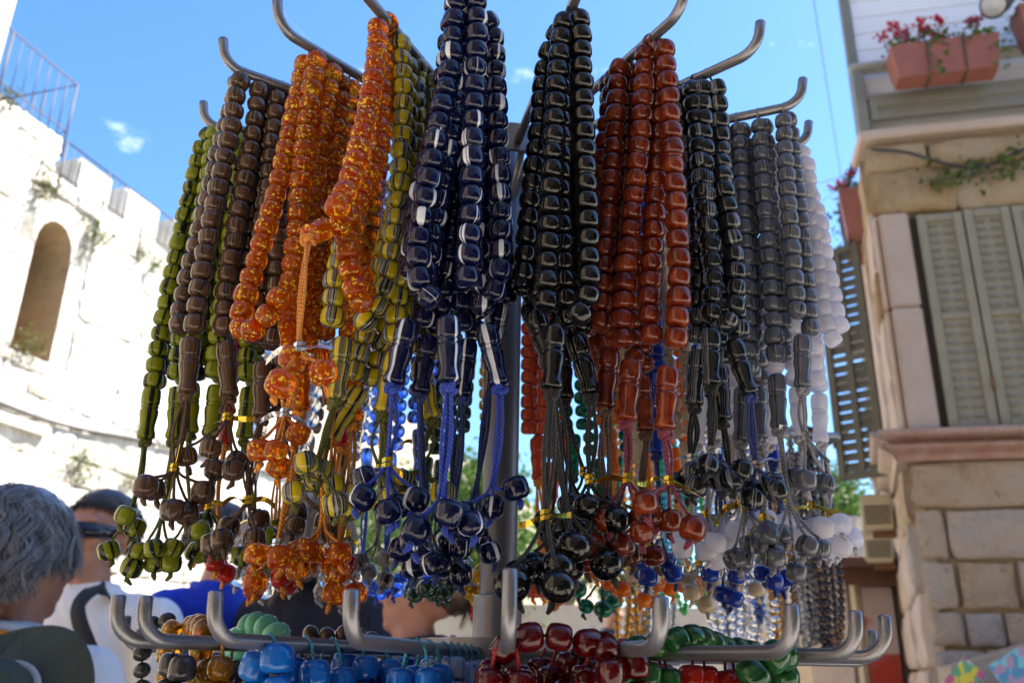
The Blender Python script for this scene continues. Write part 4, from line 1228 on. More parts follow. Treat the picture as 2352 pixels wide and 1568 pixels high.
# shutters
SHUT = flat('shutter_paint', (0.26, 0.23, 0.155), 0.5, 0.0, 0.12, 5.0, 0.12, 90.0)
SHUTD = flat('dark_trim', (0.07, 0.06, 0.04), 0.6)  # plain dark paint for straps, vent slats, stays and a door frame
def shutter(name_label, O, U, N, u0, u1, z0, z1, nn, cols, rows, through=False, parent=None, SHUT=SHUT):
    root = empty('window_shutter', O + U * u0 + N * nn + Vector((0, 0, z0)))
    tag(root, name_label, 'shutter')
    fw = 0.05
    W = u1 - u0
    # frame
    slab('stile', O, U, N, u0, u0 + fw, nn, nn + .035, z0, z1, SHUT, root, 0.004, 1)
    slab('stile', O, U, N, u1 - fw, u1, nn, nn + .035, z0, z1, SHUT, root, 0.004, 1)
    zm = (z0 + z1) / 2
    for za, zb_ in ((z0, z0 + fw), (z1 - fw, z1), (zm - .02, zm + .02)):
        slab('rail', O, U, N, u0 + fw + .001, u1 - fw - .001, nn, nn + .032, za, zb_, SHUT, root, 0.004, 1)
    iw = (W - 2 * fw)
    if not through:
        slab('panel', O, U, N, u0 + fw, u1 - fw, nn + .004, nn + .016, z0 + fw * .9, z1 - fw * .9, SHUT, root)
    else:
        for k in range(1, cols):
            uc = u0 + fw + iw * k / cols
            slab('mullion', O, U, N, uc - .02, uc + .02, nn, nn + .03, z0 + fw, z1 - fw, SHUT, root)
    cwid = iw / cols
    me = None
    for c in range(cols):
        mg = .02 if through else .19
        ua = u0 + fw + cwid * c + cwid * mg
        ub = u0 + fw + cwid * (c + 1) - cwid * mg
        for r in range(rows):
            zc = z0 + fw + (z1 - z0 - 2 * fw) * (r + .5) / rows
            if abs(zc - zm) < 0.03: continue
            sh = (z1 - z0 - 2 * fw) / rows
            if me is None:
                bm = bmesh.new()
                w_, t_, h_ = (ub - ua), (0.013 if not through else .014), sh * (.38 if not through else .93)
                vs = [bm.verts.new(v) for v in [(-w_ / 2, 0, h_ / 2), (w_ / 2, 0, h_ / 2), (w_ / 2, t_, -h_ / 2), (-w_ / 2, t_, -h_ / 2), (w_ / 2, 0.0, -h_ / 2 + .004), (-w_ / 2, 0.0, -h_ / 2 + .004)]]
                for f in ((0, 1, 2, 3), (3, 2, 4, 5), (0, 3, 5), (1, 4, 2), (0, 5, 4, 1)): bm.faces.new([vs[i] for i in f])
                me = bm_mesh('louvre', bm, False, SHUT)
            obj('louvre', me, root, None, frame_mtx(O, U, N, (ua + ub) / 2, zc, 1, 1, 1, nn + .0165 if not through else nn + .008))
    tube('hinge', [O + U * (u1 + .004) + N * (nn + .037) + Vector((0, 0, z0 + .22)), O + U * (u1 + .004) + N * (nn + .037) + Vector((0, 0, z0 + .30))], 0.010, flat('rust', (0.16, 0.07, 0.03), 0.8), root, 8)
    return root
WSEAM = (F_(2210, 520)[0] + F_(2284, 950)[0]) / 2
WLEAF = WSEAM - WX0
sh_rows = 23
shutter('closed olive metal shutter leaf beside the dressed stone jamb', KC, HU, HN, WX0, WSEAM - .006, zsill + .02, WZ1, 0.03, 2, sh_rows)
shutter('closed olive metal shutter leaf hinged to the one beside the jamb', KC, HU, HN, WSEAM + .006, WSEAM + WLEAF, zsill + .02, WZ1 + .01, 0.03, 2, sh_rows)
shutter('closed olive metal shutter leaf farthest from the jamb', KC, HU, HN, WSEAM + WLEAF + .012, WSEAM + 2 * WLEAF, zsill + .02, WZ1 + .01, 0.03, 2, sh_rows)
# open leaf standing out from the side face
OH = KC + LU * 0.55 + LN * 0.05
OU = (LN * 0.93 + LU * 0.38).normalized()
OUt = OU
ON = Vector((OU.y, -OU.x, 0))
if ON.y > 0: ON = -ON
zo1 = (at_y(1955, 590, (OH + OU * .35).y)).z
shutter('open louvred shutter leaf swung out from the side of the house', OH, OU, ON, 0.02, 0.34, zsill - .12, zo1, 0.0, 2, sh_rows, True, SHUT=flat('shutter_backlit', (0.085, 0.075, 0.045), 0.6))  # darker paint copy, backlit shade of the leaf put into the colour

# balcony: slab, metal parapet, posts, white boarding
GREEN = flat('balcony_paint', (0.19, 0.185, 0.15), 0.45, 0.0, 0.1, 4.0)
bal = empty('balcony', KC + Vector((0, 0, zbal)))
tag(bal, 'balcony with a grey green sheet metal parapet over the shuttered window', 'balcony')
slab('balcony_slab', KC, HU, HN, -0.02, 5.0, -0.3, 0.07, zbal - .01, zbal + .06, 'dressed_stone', bal, 0.01, 1)
pz1 = F_(1995, 150, .05)[1]
pz0 = zbal + .14
pm = F_(1995, 222, .05)[1]
slab('parapet_post', KC, HU, HN, -0.01, 0.06, 0.0, 0.06, zbal + .06, pz1, GREEN, bal, 0.006, 1)
for k in range(1, 4):
    slab('parapet_post', KC, HU, HN, 1.35 * k - .04, 1.35 * k + .04, 0.0, 0.08, zbal + .06, pz1 - .03, GREEN, bal, 0.006, 1)
slab('handrail', KC, HU, HN, -0.02, 5.0, -0.02, 0.08, pz1 - .035, pz1 + .015, flat('handrail_paint', (0.36, 0.37, 0.34), 0.45), bal, 0.012, 2)
slab('mid_rail', KC, HU, HN, 0.06, 5.0, 0.015, 0.055, pm - .03, pm + .01, GREEN, bal, 0.006, 1)
for k in range(4):
    ua, ub = 1.35 * k + (.0 if k else .03) + .045, 1.35 * (k + 1) - .045
    slab('parapet_panel', KC, HU, HN, ua, ub, 0.025, 0.045, pz0, pm - .031, GREEN, bal)
    for (z0, z1) in ((pz0, pz0 + .05), (pm - .09, pm - .031)):
        slab('panel_frame', KC, HU, HN, ua, ub, 0.0455, 0.06, z0, z1, GREEN, bal, 0.004, 1)
    slab('panel_frame', KC, HU, HN, ua, ua + .05, 0.0458, 0.061, pz0 + .051, pm - .091, GREEN, bal, 0.004, 1)
# white boarded screen behind the parapet
scr = empty('screen_wall', KC + Vector((0, 0, zbal + .06)))
tag(scr, 'white boarded screen closing the balcony above the flower boxes', 'screen')
slab('corner_post', KC, HU, HN, -0.005, 0.055, -0.10, -0.03, zbal + .06, zbal + 3.6, GREEN, scr, 0.006, 1)
z = zbal + .07
for k in range(24):
    slab('board', KC, HU, HN, 0.06, 5.0, -0.08 + (.001 * (k % 2)), -0.055, z, z + .138, flat('board_white', (0.76, 0.77, 0.82), 0.5, 0, .04), scr, 0.006, 1)
    z += .142

# flower boxes
TERRA = flat('terracotta', (0.28, 0.10, 0.072), 0.55, 0, .12, 9.0)
def flower_box(label, O, U, N, u0, u1, n0, n1, z0, z1, seed, nl, nf):
    rg = random.Random(seed)
    root = empty('flower_box', O + U * ((u0 + u1) / 2) + N * ((n0 + n1) / 2) + Vector((0, 0, z0)))
    tag(root, label, 'flower box')
    def bp(u, n, z): return O + U * u + N * n + Vector((0, 0, z))
    t = 0.015
    V = [bp(u0 + .03, n0 + .03, z0), bp(u1 - .03, n0 + .03, z0), bp(u1 - .03, n1 - .03, z0), bp(u0 + .03, n1 - .03, z0), bp(u0, n0, z1), bp(u1, n0, z1), bp(u1, n1, z1), bp(u0, n1, z1),
         bp(u0 + t, n0 + t, z1), bp(u1 - t, n0 + t, z1), bp(u1 - t, n1 - t, z1), bp(u0 + t, n1 - t, z1), bp(u0 + t, n0 + t, z1 - .03), bp(u1 - t, n0 + t, z1 - .03), bp(u1 - t, n1 - t, z1 - .03), bp(u0 + t, n1 - t, z1 - .03)]
    F = [(0, 1, 2, 3)] + [(i, (i + 1) % 4, 4 + (i + 1) % 4, 4 + i) for i in range(4)] + [(4 + i, 4 + (i + 1) % 4, 8 + (i + 1) % 4, 8 + i) for i in range(4)] + [(8 + i, 8 + (i + 1) % 4, 12 + (i + 1) % 4, 12 + i) for i in range(4)] + [(12, 13, 14, 15)]
    obj('trough', mesh_pd('trough', V, F, False, TERRA), root)
    for k in range(1, 3):
        u = u0 + (u1 - u0) * k / 3
        tube('strap', [bp(u, n1 + .004, z1), bp(u, n1 - .02, z0 - .004), bp(u, n0 + .03, z0 - .004)], 0.006, SHUTD, root, 5)
    cs = []
    for i in range(nl):
        cs.append(bp(rg.uniform(u0, u1), rg.uniform(n0, n1) + rg.gauss(0, .03), z1 + abs(rg.gauss(0, .06)) - .02))
    for i in range(nl // 7):                     # trailing shoots
        uu = u0 + (u1 - u0) * rg.choice((.38, .42, .93, .97))
        cs.append(bp(uu + rg.gauss(0, .035), n1 + abs(rg.gauss(.03, .03)), z1 - rg.uniform(0, .30)))
    V, F = leaf_geo(cs, 0.045, rg, 0.8, 0.0)
    obj('foliage', mesh_pd('foliage', V, F, False, MATS['leaf_pot']), root)
    for i in range(nf):
        uu = rg.uniform(u0 + .03, u1 - .03)
        b = bp(uu, rg.uniform(n0, n1), z1)
        tp = b + Vector((rg.gauss(0, .03), rg.gauss(0, .03), rg.uniform(.10, .22)))
        tube('stem', [b, b.lerp(tp, .6), tp], 0.004, MATS['leaf_pot'], root, 5)
        V, F = leaf_geo([tp + Vector((rg.gauss(0, .022), rg.gauss(0, .022), abs(rg.gauss(0, .014)))) for _ in range(26)], 0.034, rg, 0.9)
        obj('flower_head', mesh_pd('flower_head', V, F, False, MATS['petal' if rg.random() < .7 else 'petal_pink']), root)
fa, fb = F_(2045, 165, .22), F_(2292, 130, .22)
fz1, fz0 = F_(2160, 112, .22)[1], F_(2160, 182, .22)[1]
flower_box('terracotta trough of red geraniums hooked over the balcony rail', KC, HU, HN, fa[0], fb[0], .115, .32, fz0, fz1, 5, 300, 13)
ga = F_(2312, 70, .22)[0]
flower_box('terracotta trough of plants set higher, past the geraniums', KC, HU, HN, ga + .06, ga + .95, .115, .32, fz0 + .16, fz1 + .2, 6, 260, 5)
sa = at_y(1966, 520, KC.y + .7)
O3 = Vector((sa.x, sa.y, 0))
flower_box('terracotta trough hung on the side of the house above the open shutter', O3, LU, LN, -.3, .35, -.10, .10, at_y(1966, 568, KC.y + .7).z, at_y(1966, 475, KC.y + .7).z, 7, 160, 4)
# spotlight on the balcony
lp = at_y(2285, 10, F_(2285, 10, .3)[0] * 0 + (KC + HU * F_(2285, 10, .3)[0] + HN * .3).y)
lamp = empty('spotlight', lp)
tag(lamp, 'black spotlight clamped to the balcony rail over the geraniums', 'spotlight')
BLK = flat('lamp_black', (0.03, 0.03, 0.032), 0.45)
dv = Vector((-.75, -.35, -.55)).normalized()
tube('housing', [lp - dv * .14, lp - dv * .10, lp, lp + dv * .02], [.04, .07, .085, .09], BLK, lamp, 16)
tube('lens', [lp + dv * .0205, lp + dv * .024], [.078, .076], flat('lens_grey', (.5, .52, .55), .1), lamp, 16)
tube('bracket', [lp - dv * .08, lp - dv * .08 + Vector((.1, 0, .05)), lp + HU * .45 - HN * .1 + Vector((0, 0, -.05))], .014, BLK, lamp, 8)
# loose cable and creeper on the lintel stones
pts = spline([KC + HU * F_(x, y, .08)[0] + HN * .09 + Vector((0, 0, F_(x, y, .08)[1])) for (x, y) in ((2000, 345), (2080, 352), (2170, 378), (2250, 385), (2352, 345), (2440, 300))], 6)
tag(tube('cable', pts, 0.010, MATS['cable_black'], None, 6), 'thin dark cable sagging across the stones under the balcony', 'cable')
cr = empty('creeper', KC + HU * F_(2280, 390)[0] + HN * .08 + Vector((0, 0, F_(2280, 390)[1])))
tag(cr, 'sparse creeper trailing over the stones above the shutters', 'plant')
rg = random.Random(77)
cs = []
for i in range(120):
    t_ = rg.random()
    x, y = 2130 + 250 * t_ + rg.gauss(0, 14), 415 - 70 * t_ * t_ + rg.gauss(0, 16 + 10 * t_)
    u, zz = F_(x, y, .09)
    cs.append(KC + HU * u + HN * (.08 + abs(rg.gauss(0, .03))) + Vector((0, 0, zz)))
V, F = leaf_geo(cs, .055, rg, .7)
obj('foliage', mesh_pd('foliage', V, F, False, MATS['leaf_pot']), cr)
pts = spline([KC + HU * F_(x, y, .09)[0] + HN * .085 + Vector((0, 0, F_(x, y, .09)[1])) for (x, y) in ((2130, 415), (2220, 405), (2300, 385), (2400, 340))], 5)
tube('stem', pts, .006, MATS['bark'], cr, 5)
# boxes and ducts on the side face, flaps of the farther windows, drain pipe
CREAM = flat('cream_box', (0.50, 0.42, 0.27), 0.6, 0, .08)
for i, (x0, x1, y0, y1, lu, lb) in enumerate([(2020, 2052, 1140, 1218, 1.1, 'cream ventilated box high on the side of the house'), (2004, 2030, 1218, 1292, 1.9, 'cream box lower on the side of the house with a rusty foot')]):
    Pm = KC + LU * lu
    zc0, zc1 = at_y((x0 + x1) / 2, y1, Pm.y).z, at_y((x0 + x1) / 2, y0, Pm.y).z
    root = empty('wall_box', Pm + LN * .14 + Vector((0, 0, zc0)))
    tag(root, lb, 'wall box')
    slab('casing', KC, LU, LN, lu - .16, lu + .16, .06, .26, zc0, zc1, CREAM, root, .012, 2)
    for k in range(6):
        slab('vent_slat', KC, LU, LN, lu - .162, lu - .168, .08, .24, zc0 + .03 + k * .022, zc0 + .042 + k * .022, SHUTD, root)
    slab('bracket', KC, LU, LN, lu - .05, lu + .05, .05, .2, zc0 - .04, zc0 - .001, MATS['rust'], root)
for i, (x, y, dz, lb) in enumerate([(1962, 785, -.10, 'grey window flap propped out highest on the farther house front'), (1968, 868, .02, 'grey window flap propped out in the middle of three'), (1966, 975, .14, 'grey window flap propped out lowest of three')]):
    p = at_y(x, y, 8.2)
    bm = bmesh.new()
    root = empty('window_flap', p)
    tag(root, lb, 'window flap')
    me = bbox_mesh('board', .34, .5, .035, .006, 1, flat('flap_grey', (.20, .20, .19), .6))
    obj('board', me, root, None, Matrix.Translation(p) @ Matrix.Rotation(-dz * 3 - .1, 4, 'Y'))
    tube('stay', [p + Vector((.1, 0, -.02)), p + Vector((.34, .05, -.16))], .012, SHUTD, root, 5)
    tube('stay', [p + Vector((.16, 0, .0)), p + Vector((.40, .05, .0))], .014, SHUTD, root, 5)
# farther house behind the corner
fh = at_y(2006, 1000, 8.3); fh.z = 0
house2 = empty('far_house', fh)
tag(house2, 'narrow farther house in shade behind the corner of the stone house', 'house')
FHU = Vector((1, -.05, 0)).normalized()
prism('wall', [fh, fh + Vector((2.5, 0, 0)), fh + Vector((5.4, 6, 0)), fh + Vector((2.75, 6, 0))], 0, at_y(1972, 640, 8.3).z, 'honey_stone', house2)
FHD = (Vector((2.75, 6, 0))).normalized()
FHNn = Vector((-FHD.y, FHD.x, 0))
for k in range(3):
    slab('shutter', fh, FHD, FHNn, .35 + 1.5 * k, .95 + 1.5 * k, .0, .06, 2.3, 3.9, SHUT, house2, .01, 1)
# ------------------------------------------------------------------ unseen houses and canvas added behind the camera to shape bead reflections
def plain_house(name, label, x0, x1, y0, y1, h, side, mat='honey_stone'):
    root = empty(name, ((x0 + x1) / 2, (y0 + y1) / 2, 0))
    tag(root, label, 'house')
    V, F = box_geo((x0 + x1) / 2, (y0 + y1) / 2, h / 2, x1 - x0, y1 - y0, h)
    obj('wall', mesh_pd('wall', V, F, False, MATS[mat]), root)
    V, F = box_geo((x0 + x1) / 2, (y0 + y1) / 2, h + .12, x1 - x0 + .2, y1 - y0 + .2, .24)
    obj('cornice', mesh_pd('cornice', V, F, False, MATS['dressed_stone']), root)
    xf = x0 if side < 0 else x1
    k = y0 + 1.0
    while k < y1 - 1.4:
        for z in (.0, 3.4):
            hh = 2.4 if z == 0 else 1.5
            zz = z + (.0 if z == 0 else .4)
            V, F = box_geo(xf + side * .015, k + .6, zz + hh / 2, .05, 1.2, hh)
            obj('shutter' if z else 'door', mesh_pd('opening', V, F, False, SHUT), root)
        k += 2.3
    return root
plain_house('added_shop', 'unseen low dark shop added to keep bead reflections dark', 5.6, 9.0, -9.0, -0.6, 3.6, -1, 'shade_dark_stone')  # added out of view, dark walls for the beads to reflect
plain_house('added_street_house', 'unseen sunlit house added to put a highlight on the beads', -9.0, -3.2, -4.2, -1.2, 6.5, 1)  # added out of view, its sunlit wall makes the bead highlight
plain_house('added_end_house', 'unseen tall dark house added to darken bead reflections', -3.2, 3.6, -16.0, -4.6, 10.0, 1, 'shade_dark_stone')  # added out of view, closes off the sky reflected in the beads
# unseen dark canvas added to cut the sky reflected in the beads
aw = empty('added_awning', (2.9, -2.2, 2.9))
tag(aw, 'unseen dark canvas added to block sky light from the beads', 'added_awning')
CANV = flat('added_canvas', (0.05, 0.045, 0.05), 0.85)
V = [Vector((5.6, -4.2, 3.5)), Vector((5.6, -0.65, 3.5)), Vector((1.2, -0.65, 2.7)), Vector((1.2, -4.2, 2.7)), Vector((1.2, -0.65, 2.5)), Vector((1.2, -4.2, 2.5))]
me = mesh_pd('canvas', V, [(0, 1, 2, 3), (3, 2, 4, 5)], False, CANV)
o = obj('canvas', me, aw); o.modifiers.new('t', 'SOLIDIFY').thickness = 0.004
for y in (-4.15, -.7):
    tube('rod', [Vector((5.59, y, 3.48)), Vector((1.21, y, 2.69))], .014, RS, aw, 8)
    tube('strut', [Vector((5.59, y, 2.5)), Vector((3.4, y, 3.07))], .012, RS, aw, 8)

# ------------------------------------------------------------------ trees
def tree(label, base, h, cr, n, leaf, seed, mat='leaf_tree', group=None, squash=.85):
    rg = random.Random(seed)
    root = empty('tree', base)
    tag(root, label, 'tree', group)
    top = base + Vector((0, 0, h - cr * .9))
    tp = spline([base, base + Vector((rg.uniform(-.2, .2), rg.uniform(-.2, .2), h * .35)), top], 5)
    tube('trunk', tp, [0.06 * h * .5 * (1 - .55 * i / (len(tp) - 1)) + .02 for i in range(len(tp))], MATS['bark'], root, 8)
    cen = []
    for i in range(16):
        v = Vector((rg.gauss(0, 1), rg.gauss(0, 1), rg.gauss(0, .8))).normalized() * cr * rg.uniform(.45, .85)
        v.z *= squash
        c = base + Vector((0, 0, h - cr * squash)) + v
        cen.append((c, cr * rg.uniform(.26, .45)))
        st = tp[rg.randint(len(tp) // 2, len(tp) - 1)]
        tube('limb', spline([st, st.lerp(c, .5) + Vector((0, 0, rg.uniform(-.05, .15) * cr)), c], 4), [.02 * h * .5 * (1 - .8 * k / 8) for k in range(9)], MATS['bark'], root, 6)
    cs = []
    for i in range(n):
        c, r = rg.choice(cen)
        v = Vector((rg.gauss(0, 1), rg.gauss(0, 1), rg.gauss(0, 1))).normalized() * r * (rg.random() ** .4) * rg.uniform(.8, 1.15)
        cs.append(c + v)
    V, F = leaf_geo(cs, leaf, rg, .6, .2)
    obj('crown', mesh_pd('crown', V, F, False, MATS[mat]), root)
def tree_at(px, py_top, Y, cr, label, seed, n=4500, leaf=.16, mat='leaf_tree'):
    p = at_y(px, py_top, Y)
    tree(label, Vector((p.x, p.y, 0)), p.z, cr, n, leaf, seed, mat)
tree_at(1085, 985, 20, 2.6, 'green tree standing beyond the rack pole', 1, 6500, .17)
tree_at(985, 1120, 24, 2.4, 'rounder green tree behind the woman with the hair band', 2, 4500, .18)
tree_at(1310, 1175, 30, 2.2, 'small tree against the sunlit wall beyond the pole', 3, 3500, .18)
tree_at(1885, 1050, 24, 1.75, 'bushy tree rising behind the grey stone wall', 4, 4500, .14)
tree_at(1790, 1120, 27, 1.7, 'lower tree beside the bushy one behind the grey wall', 5, 3000, .15)
# grey stone wall far down the street, end of the plaza
FW0, FW1 = at_y(1640, 1188, 19), at_y(2060, 1188, 19)
fw = empty('far_wall', (FW0.x, 19, 0))
tag(fw, 'distant grey stone wall below the bushy tree', 'wall')
zt = at_y(1950, 1183, 19).z
GU, GN = Vector((1, 0, 0)), Vector((0, -1, 0))
GO = Vector((FW0.x, 19, 0))
slab('wall_core', GO, GU, GN, 0, 4.2, -.8, -.03, 0, zt - .03, 'mortar', fw)
courses(fw, GO, GU, GN, 0, 4.1, 2.2, zt, (.2, .32), (.25, .6), ['grey_stone'], None, .05, .03, 31, 1.3, 140)
slab('wall_core', GO, GU, GN, -9, 0, -.8, -.03, 0, 2.6, 'grey_stone', fw)
# kiosk with a red and white door
kp = at_y(1952, 1300, 7.2)
kx = kp.x
kiosk = empty('kiosk', (kx + .2, 7.2, 0))
tag(kiosk, 'small kiosk with a rust brown roof and a peeling red and white door', 'kiosk')
def peel():
    t = NT('peeling_door')
    co = t.objco()
    n = t.noise(co, 3.2, 6.0, .7, .4)
    sp = t.add('SeparateXYZ'); t.link(t.add('NewGeometry').outputs['Position'], sp.inputs[0])
    f = t.math('ADD', n.outputs['Fac'], t.math('MULTIPLY', t.math('LESS_THAN', sp.outputs['Z'], 1.48), .22))
    c = t.ramp(f, [(.55, (.50, .40, .36)), (.60, (.40, .10, .07)), (.75, (.42, .04, .025))])
    t.set(col=c, rough=.7)
    MATS['peeling_door'] = t.m
peel()
kz = at_y(1960, 1312, 7.2).z
for (xa, xb, nm, mt, ya, za, zb) in ((kx - .02, kx + .75, 'body', flat('kiosk_wall', (.30, .22, .17), .8), 7.3, 0, kz), (kx + .05, kx + .30, 'door', MATS['peeling_door'], 7.17, .05, kz - .12), (kx + .32, kx + .36, 'door_frame', SHUTD, 7.16, .02, kz - .1), (kx, kx + .04, 'door_frame', flat('frame_tan', (.36, .28, .18), .7), 7.16, .02, kz - .1)):
    V, F = box_geo((xa + xb) / 2, (ya + (8.3 if nm == 'body' else ya + .1)) / 2, (za + zb) / 2, xb - xa, (8.3 if nm == 'body' else ya + .1) - ya, zb - za)
    obj(nm, mesh_pd(nm, V, F, False, mt), kiosk)
V, F = box_geo(kx + .25, 7.6, kz + .035, 1.15, 1.6, .06)
o = obj('roof', mesh_pd('roof', V, F, False, flat('kiosk_roof', (.13, .06, .035), .7)), kiosk)
V, F = box_geo(kx + .06, 7.02, kz - .06, .5, .04, .12)
obj('fascia', mesh_pd('fascia', V, F, False, MATS['kiosk_roof']), kiosk)
# printed cards leaning at the foot of the house wall
def card_mat(name, cols):
    t = NT(name)
    v = t.add('TexVoronoi'); t.link(t.objco(), v.inputs['Vector']); v.inputs['Scale'].default_value = 24
    t.set(col=t.ramp(v.outputs['Color'], [(i / (len(cols) - 1) * .6 + .2, c) for i, c in enumerate(cols)], 'CONSTANT'), rough=.3)
    MATS[name] = t.m
card_mat('card_a', [(.75, .60, .05), (.7, .7, .72), (.15, .4, .2), (.6, .12, .25), (.75, .62, .06)])
card_mat('card_b', [(.12, .30, .42), (.25, .55, .55), (.5, .3, .35), (.15, .35, .25)])
# sloping stone shelf that carries the cards
sh = empty('stone_bench', KC + HU * .5 + HN * .25)
tag(sh, 'rough sloping stone ledge built against the foot of the house front', 'ledge')
zl0, zl1 = F_(2180, 1530, .3)[1], F_(2352, 1440, .3)[1]
u0_, u1_ = F_(2180, 1530, .3)[0], F_(2352, 1440, .3)[0]
V = [KC + HU * u + HN * n + Vector((0, 0, z)) for (u, z) in ((u0_, zl0), (u1_ + 2, zl1 + (zl1 - zl0) / (u1_ - u0_) * 2 * .5)) for n in (.03, .34)] + [KC + HU * u + HN * n for u in (u0_, u1_ + 2) for n in (.03, .36)]
obj('ledge_core', mesh_pd('ledge_core', V, [(0, 1, 3, 2), (0, 4, 5, 1), (2, 3, 7, 6), (1, 5, 7, 3), (0, 2, 6, 4), (4, 6, 7, 5)], False, MATS['honey_stone']), sh)
courses(sh, KC + HN * .35, HU, HN, u0_ + .02, u1_ + .8, .4, zl0 - .03, (.16, .24), (.2, .42), ['honey_stone', 'dressed_stone'], None, .04, .03, 41, 1.3, 60)
for i, (x, y, w, h, ry, m, lb) in enumerate([(2215, 1555, .16, .11, .75, 'card_a', 'yellow and white printed card leaning at the foot of the house'), (2335, 1540, .20, .16, .5, 'card_b', 'blue green printed card propped beside the yellow one')]):
    u, zz = F_(x, y, .5)
    p = KC + HU * u + HN * .5 + Vector((0, 0, zz))
    me = bbox_mesh('card', w, .006, h, .001, 1, MATS[m])
    o = obj('printed_card', me, None, None, Matrix.Translation(p) @ Matrix.Rotation(-ry, 4, 'Y') @ Matrix.Rotation(-.3, 4, 'X'))
    tag(o, lb, 'card')
    root = empty('card_stand', p + Vector((0, .05, 0)))
    root.location = (p.x, p.y + .06, 0)
    tag(root, 'thin wire stand holding the ' + ('yellow' if i == 0 else 'blue green') + ' printed card', 'stand')
    tube('upright', [Vector((p.x, p.y + .06, 0)), Vector((p.x, p.y + .06, p.z + .02))], .006, RS, root, 6)
    tube('foot', [Vector((p.x - .12, p.y + .06, .008)), Vector((p.x + .12, p.y + .06, .008))], .007, RS, root, 6)
# thin wires across the sky
WIRE = flat('wire_dark', (.10, .11, .13), .6)
for (a, b, lb, r) in (((1866, -20, 9), (1940, 460, 12), 'thin wire running down the sky beside the house', .006), ((1850, 424, 12), (1968, 395, 8), 'thin wire reaching the corner of the house', .006), ((1860, 480, 12), (1965, 400, 8), 'second thin wire slanting to the house corner', .005), ((620, -10, 12), (760, 150, 16), 'faint wire crossing the sky behind the amber arm', .005)):
    pa, pb = at_y(*a), at_y(*b)
    if lb.startswith('thin wire running') or lb.startswith('faint'):
        pa = pa + (pa - pb) * .8; pb = pb + (pb - pa) * .3
    tag(tube('wire', [pa, pa.lerp(pb, .5) + Vector((0, 0, -.03)), pb], r, WIRE, None, 5), lb, 'wire')
pts = spline([at_y(1960, 375, 5.6), at_y(1948, 420, 5.6), at_y(1946, 480, 5.6), at_y(1952, 560, 5.6)], 5)
tag(tube('pipe', pts, .018, flat('pipe_grey', (.10, .11, .13), .5), None, 8), 'bent grey conduit on the side of the house by the hanging trough', 'pipe')

# ------------------------------------------------------------------ necklace stand behind on the right
ns = empty('necklace_stand', (0.42, 1.45, 0))
tag(ns, 'second stand behind the rack hung with silver and glass necklaces', 'display stand')
NX0, NX1 = at_y(1400, 1400, 1.4).x, at_y(1945, 1400, 1.4).x
for y in (1.36, 1.52):
    tube('bar', [Vector((NX0, y, 1.66)), Vector((NX1, y, 1.66))], .006, RS, ns, 8)
for x in (NX0, NX1):
    tube('cross_bar', [Vector((x, 1.36, 1.66)), Vector((x, 1.52, 1.66))], .006, RS, ns, 8)
tube('post', [Vector((.35, 1.44, 0)), Vector((.35, 1.44, 1.66))], .014, RS, ns, 10)
tube('centre_bar', [Vector((.35, 1.36, 1.66)), Vector((.35, 1.52, 1.66))], .006, RS, ns, 8)
lathe('floor_plate', [(.2, 0), (.2, .012), (.02, .02)], PS, ns, (.35, 1.44, 0))
flat('silver_bead', (.80, .80, .82), .12, 1.0)
bead_marble('speckle', [(.006, .006, .008), (.01, .01, .012), (.5, .5, .52)], (900, 900, 900), [.3, .56, .62], .1)
ICO = []
def low_bead(r, flatz=1.0):
    V, F = lathe_geo([(max(.12, math.sin(math.pi * k / 5)) * r, -math.cos(math.pi * k / 5) * r * flatz) for k in range(6)], 8)
    return V, F
def necklace(x, y, ztop, L, mat, r, label, group, wid=.016, seed=0, pend=True):
    rg = random.Random(seed)
    root = empty('necklace', (x, y, ztop - L))
    tag(root, label, 'necklace', group)
    pts = [Vector((x, y, ztop + .0065))]
    for s in (-1,):
        pass
    path = spline([Vector((x - wid * .3, y, ztop + .007)), Vector((x - wid * .5, y - .004, ztop - L * .3)), Vector((x - wid * .5 + rg.gauss(0, .004), y, ztop - L * .75)), Vector((x, y - .003, ztop - L)), Vector((x + wid * .5 + rg.gauss(0, .004), y, ztop - L * .75)), Vector((x + wid * .5, y + .004, ztop - L * .3)), Vector((x + wid * .3, y, ztop + .007)), Vector((x - wid * .3, y, ztop + .007))], 8)
    S = arclen(path)
    BV, BF = low_bead(r)
    V, F = [], []
    d = 0
    while d < S[-1]:
        p, t = sample(path, S, d)
        q = t.to_track_quat('Z', 'Y')
        sc_ = rg.choice((1, 1, .75, 1.2)) if mat in ('silver_bead', 'crystal') else 1
        b = len(V)
        V += [p + (q @ v) * sc_ for v in BV]
        F += [tuple(b + i for i in f) for f in BF]
        d += r * 1.95 * sc_
    tag(obj('bead_row', mesh_pd('bead_row', V, F, True, MATS[mat]), root), kind='stuff')
    tube('thread', path, r * .22, MATS['cord_black'], root, 4)
def px_neck(px, pyb, Y, mat, r, label, group, wid=.016, seed=0, ztop=1.66):
    p = at_y(px, pyb, Y)
    necklace(p.x, Y, ztop, ztop - p.z, mat, r, label, group, wid, seed)
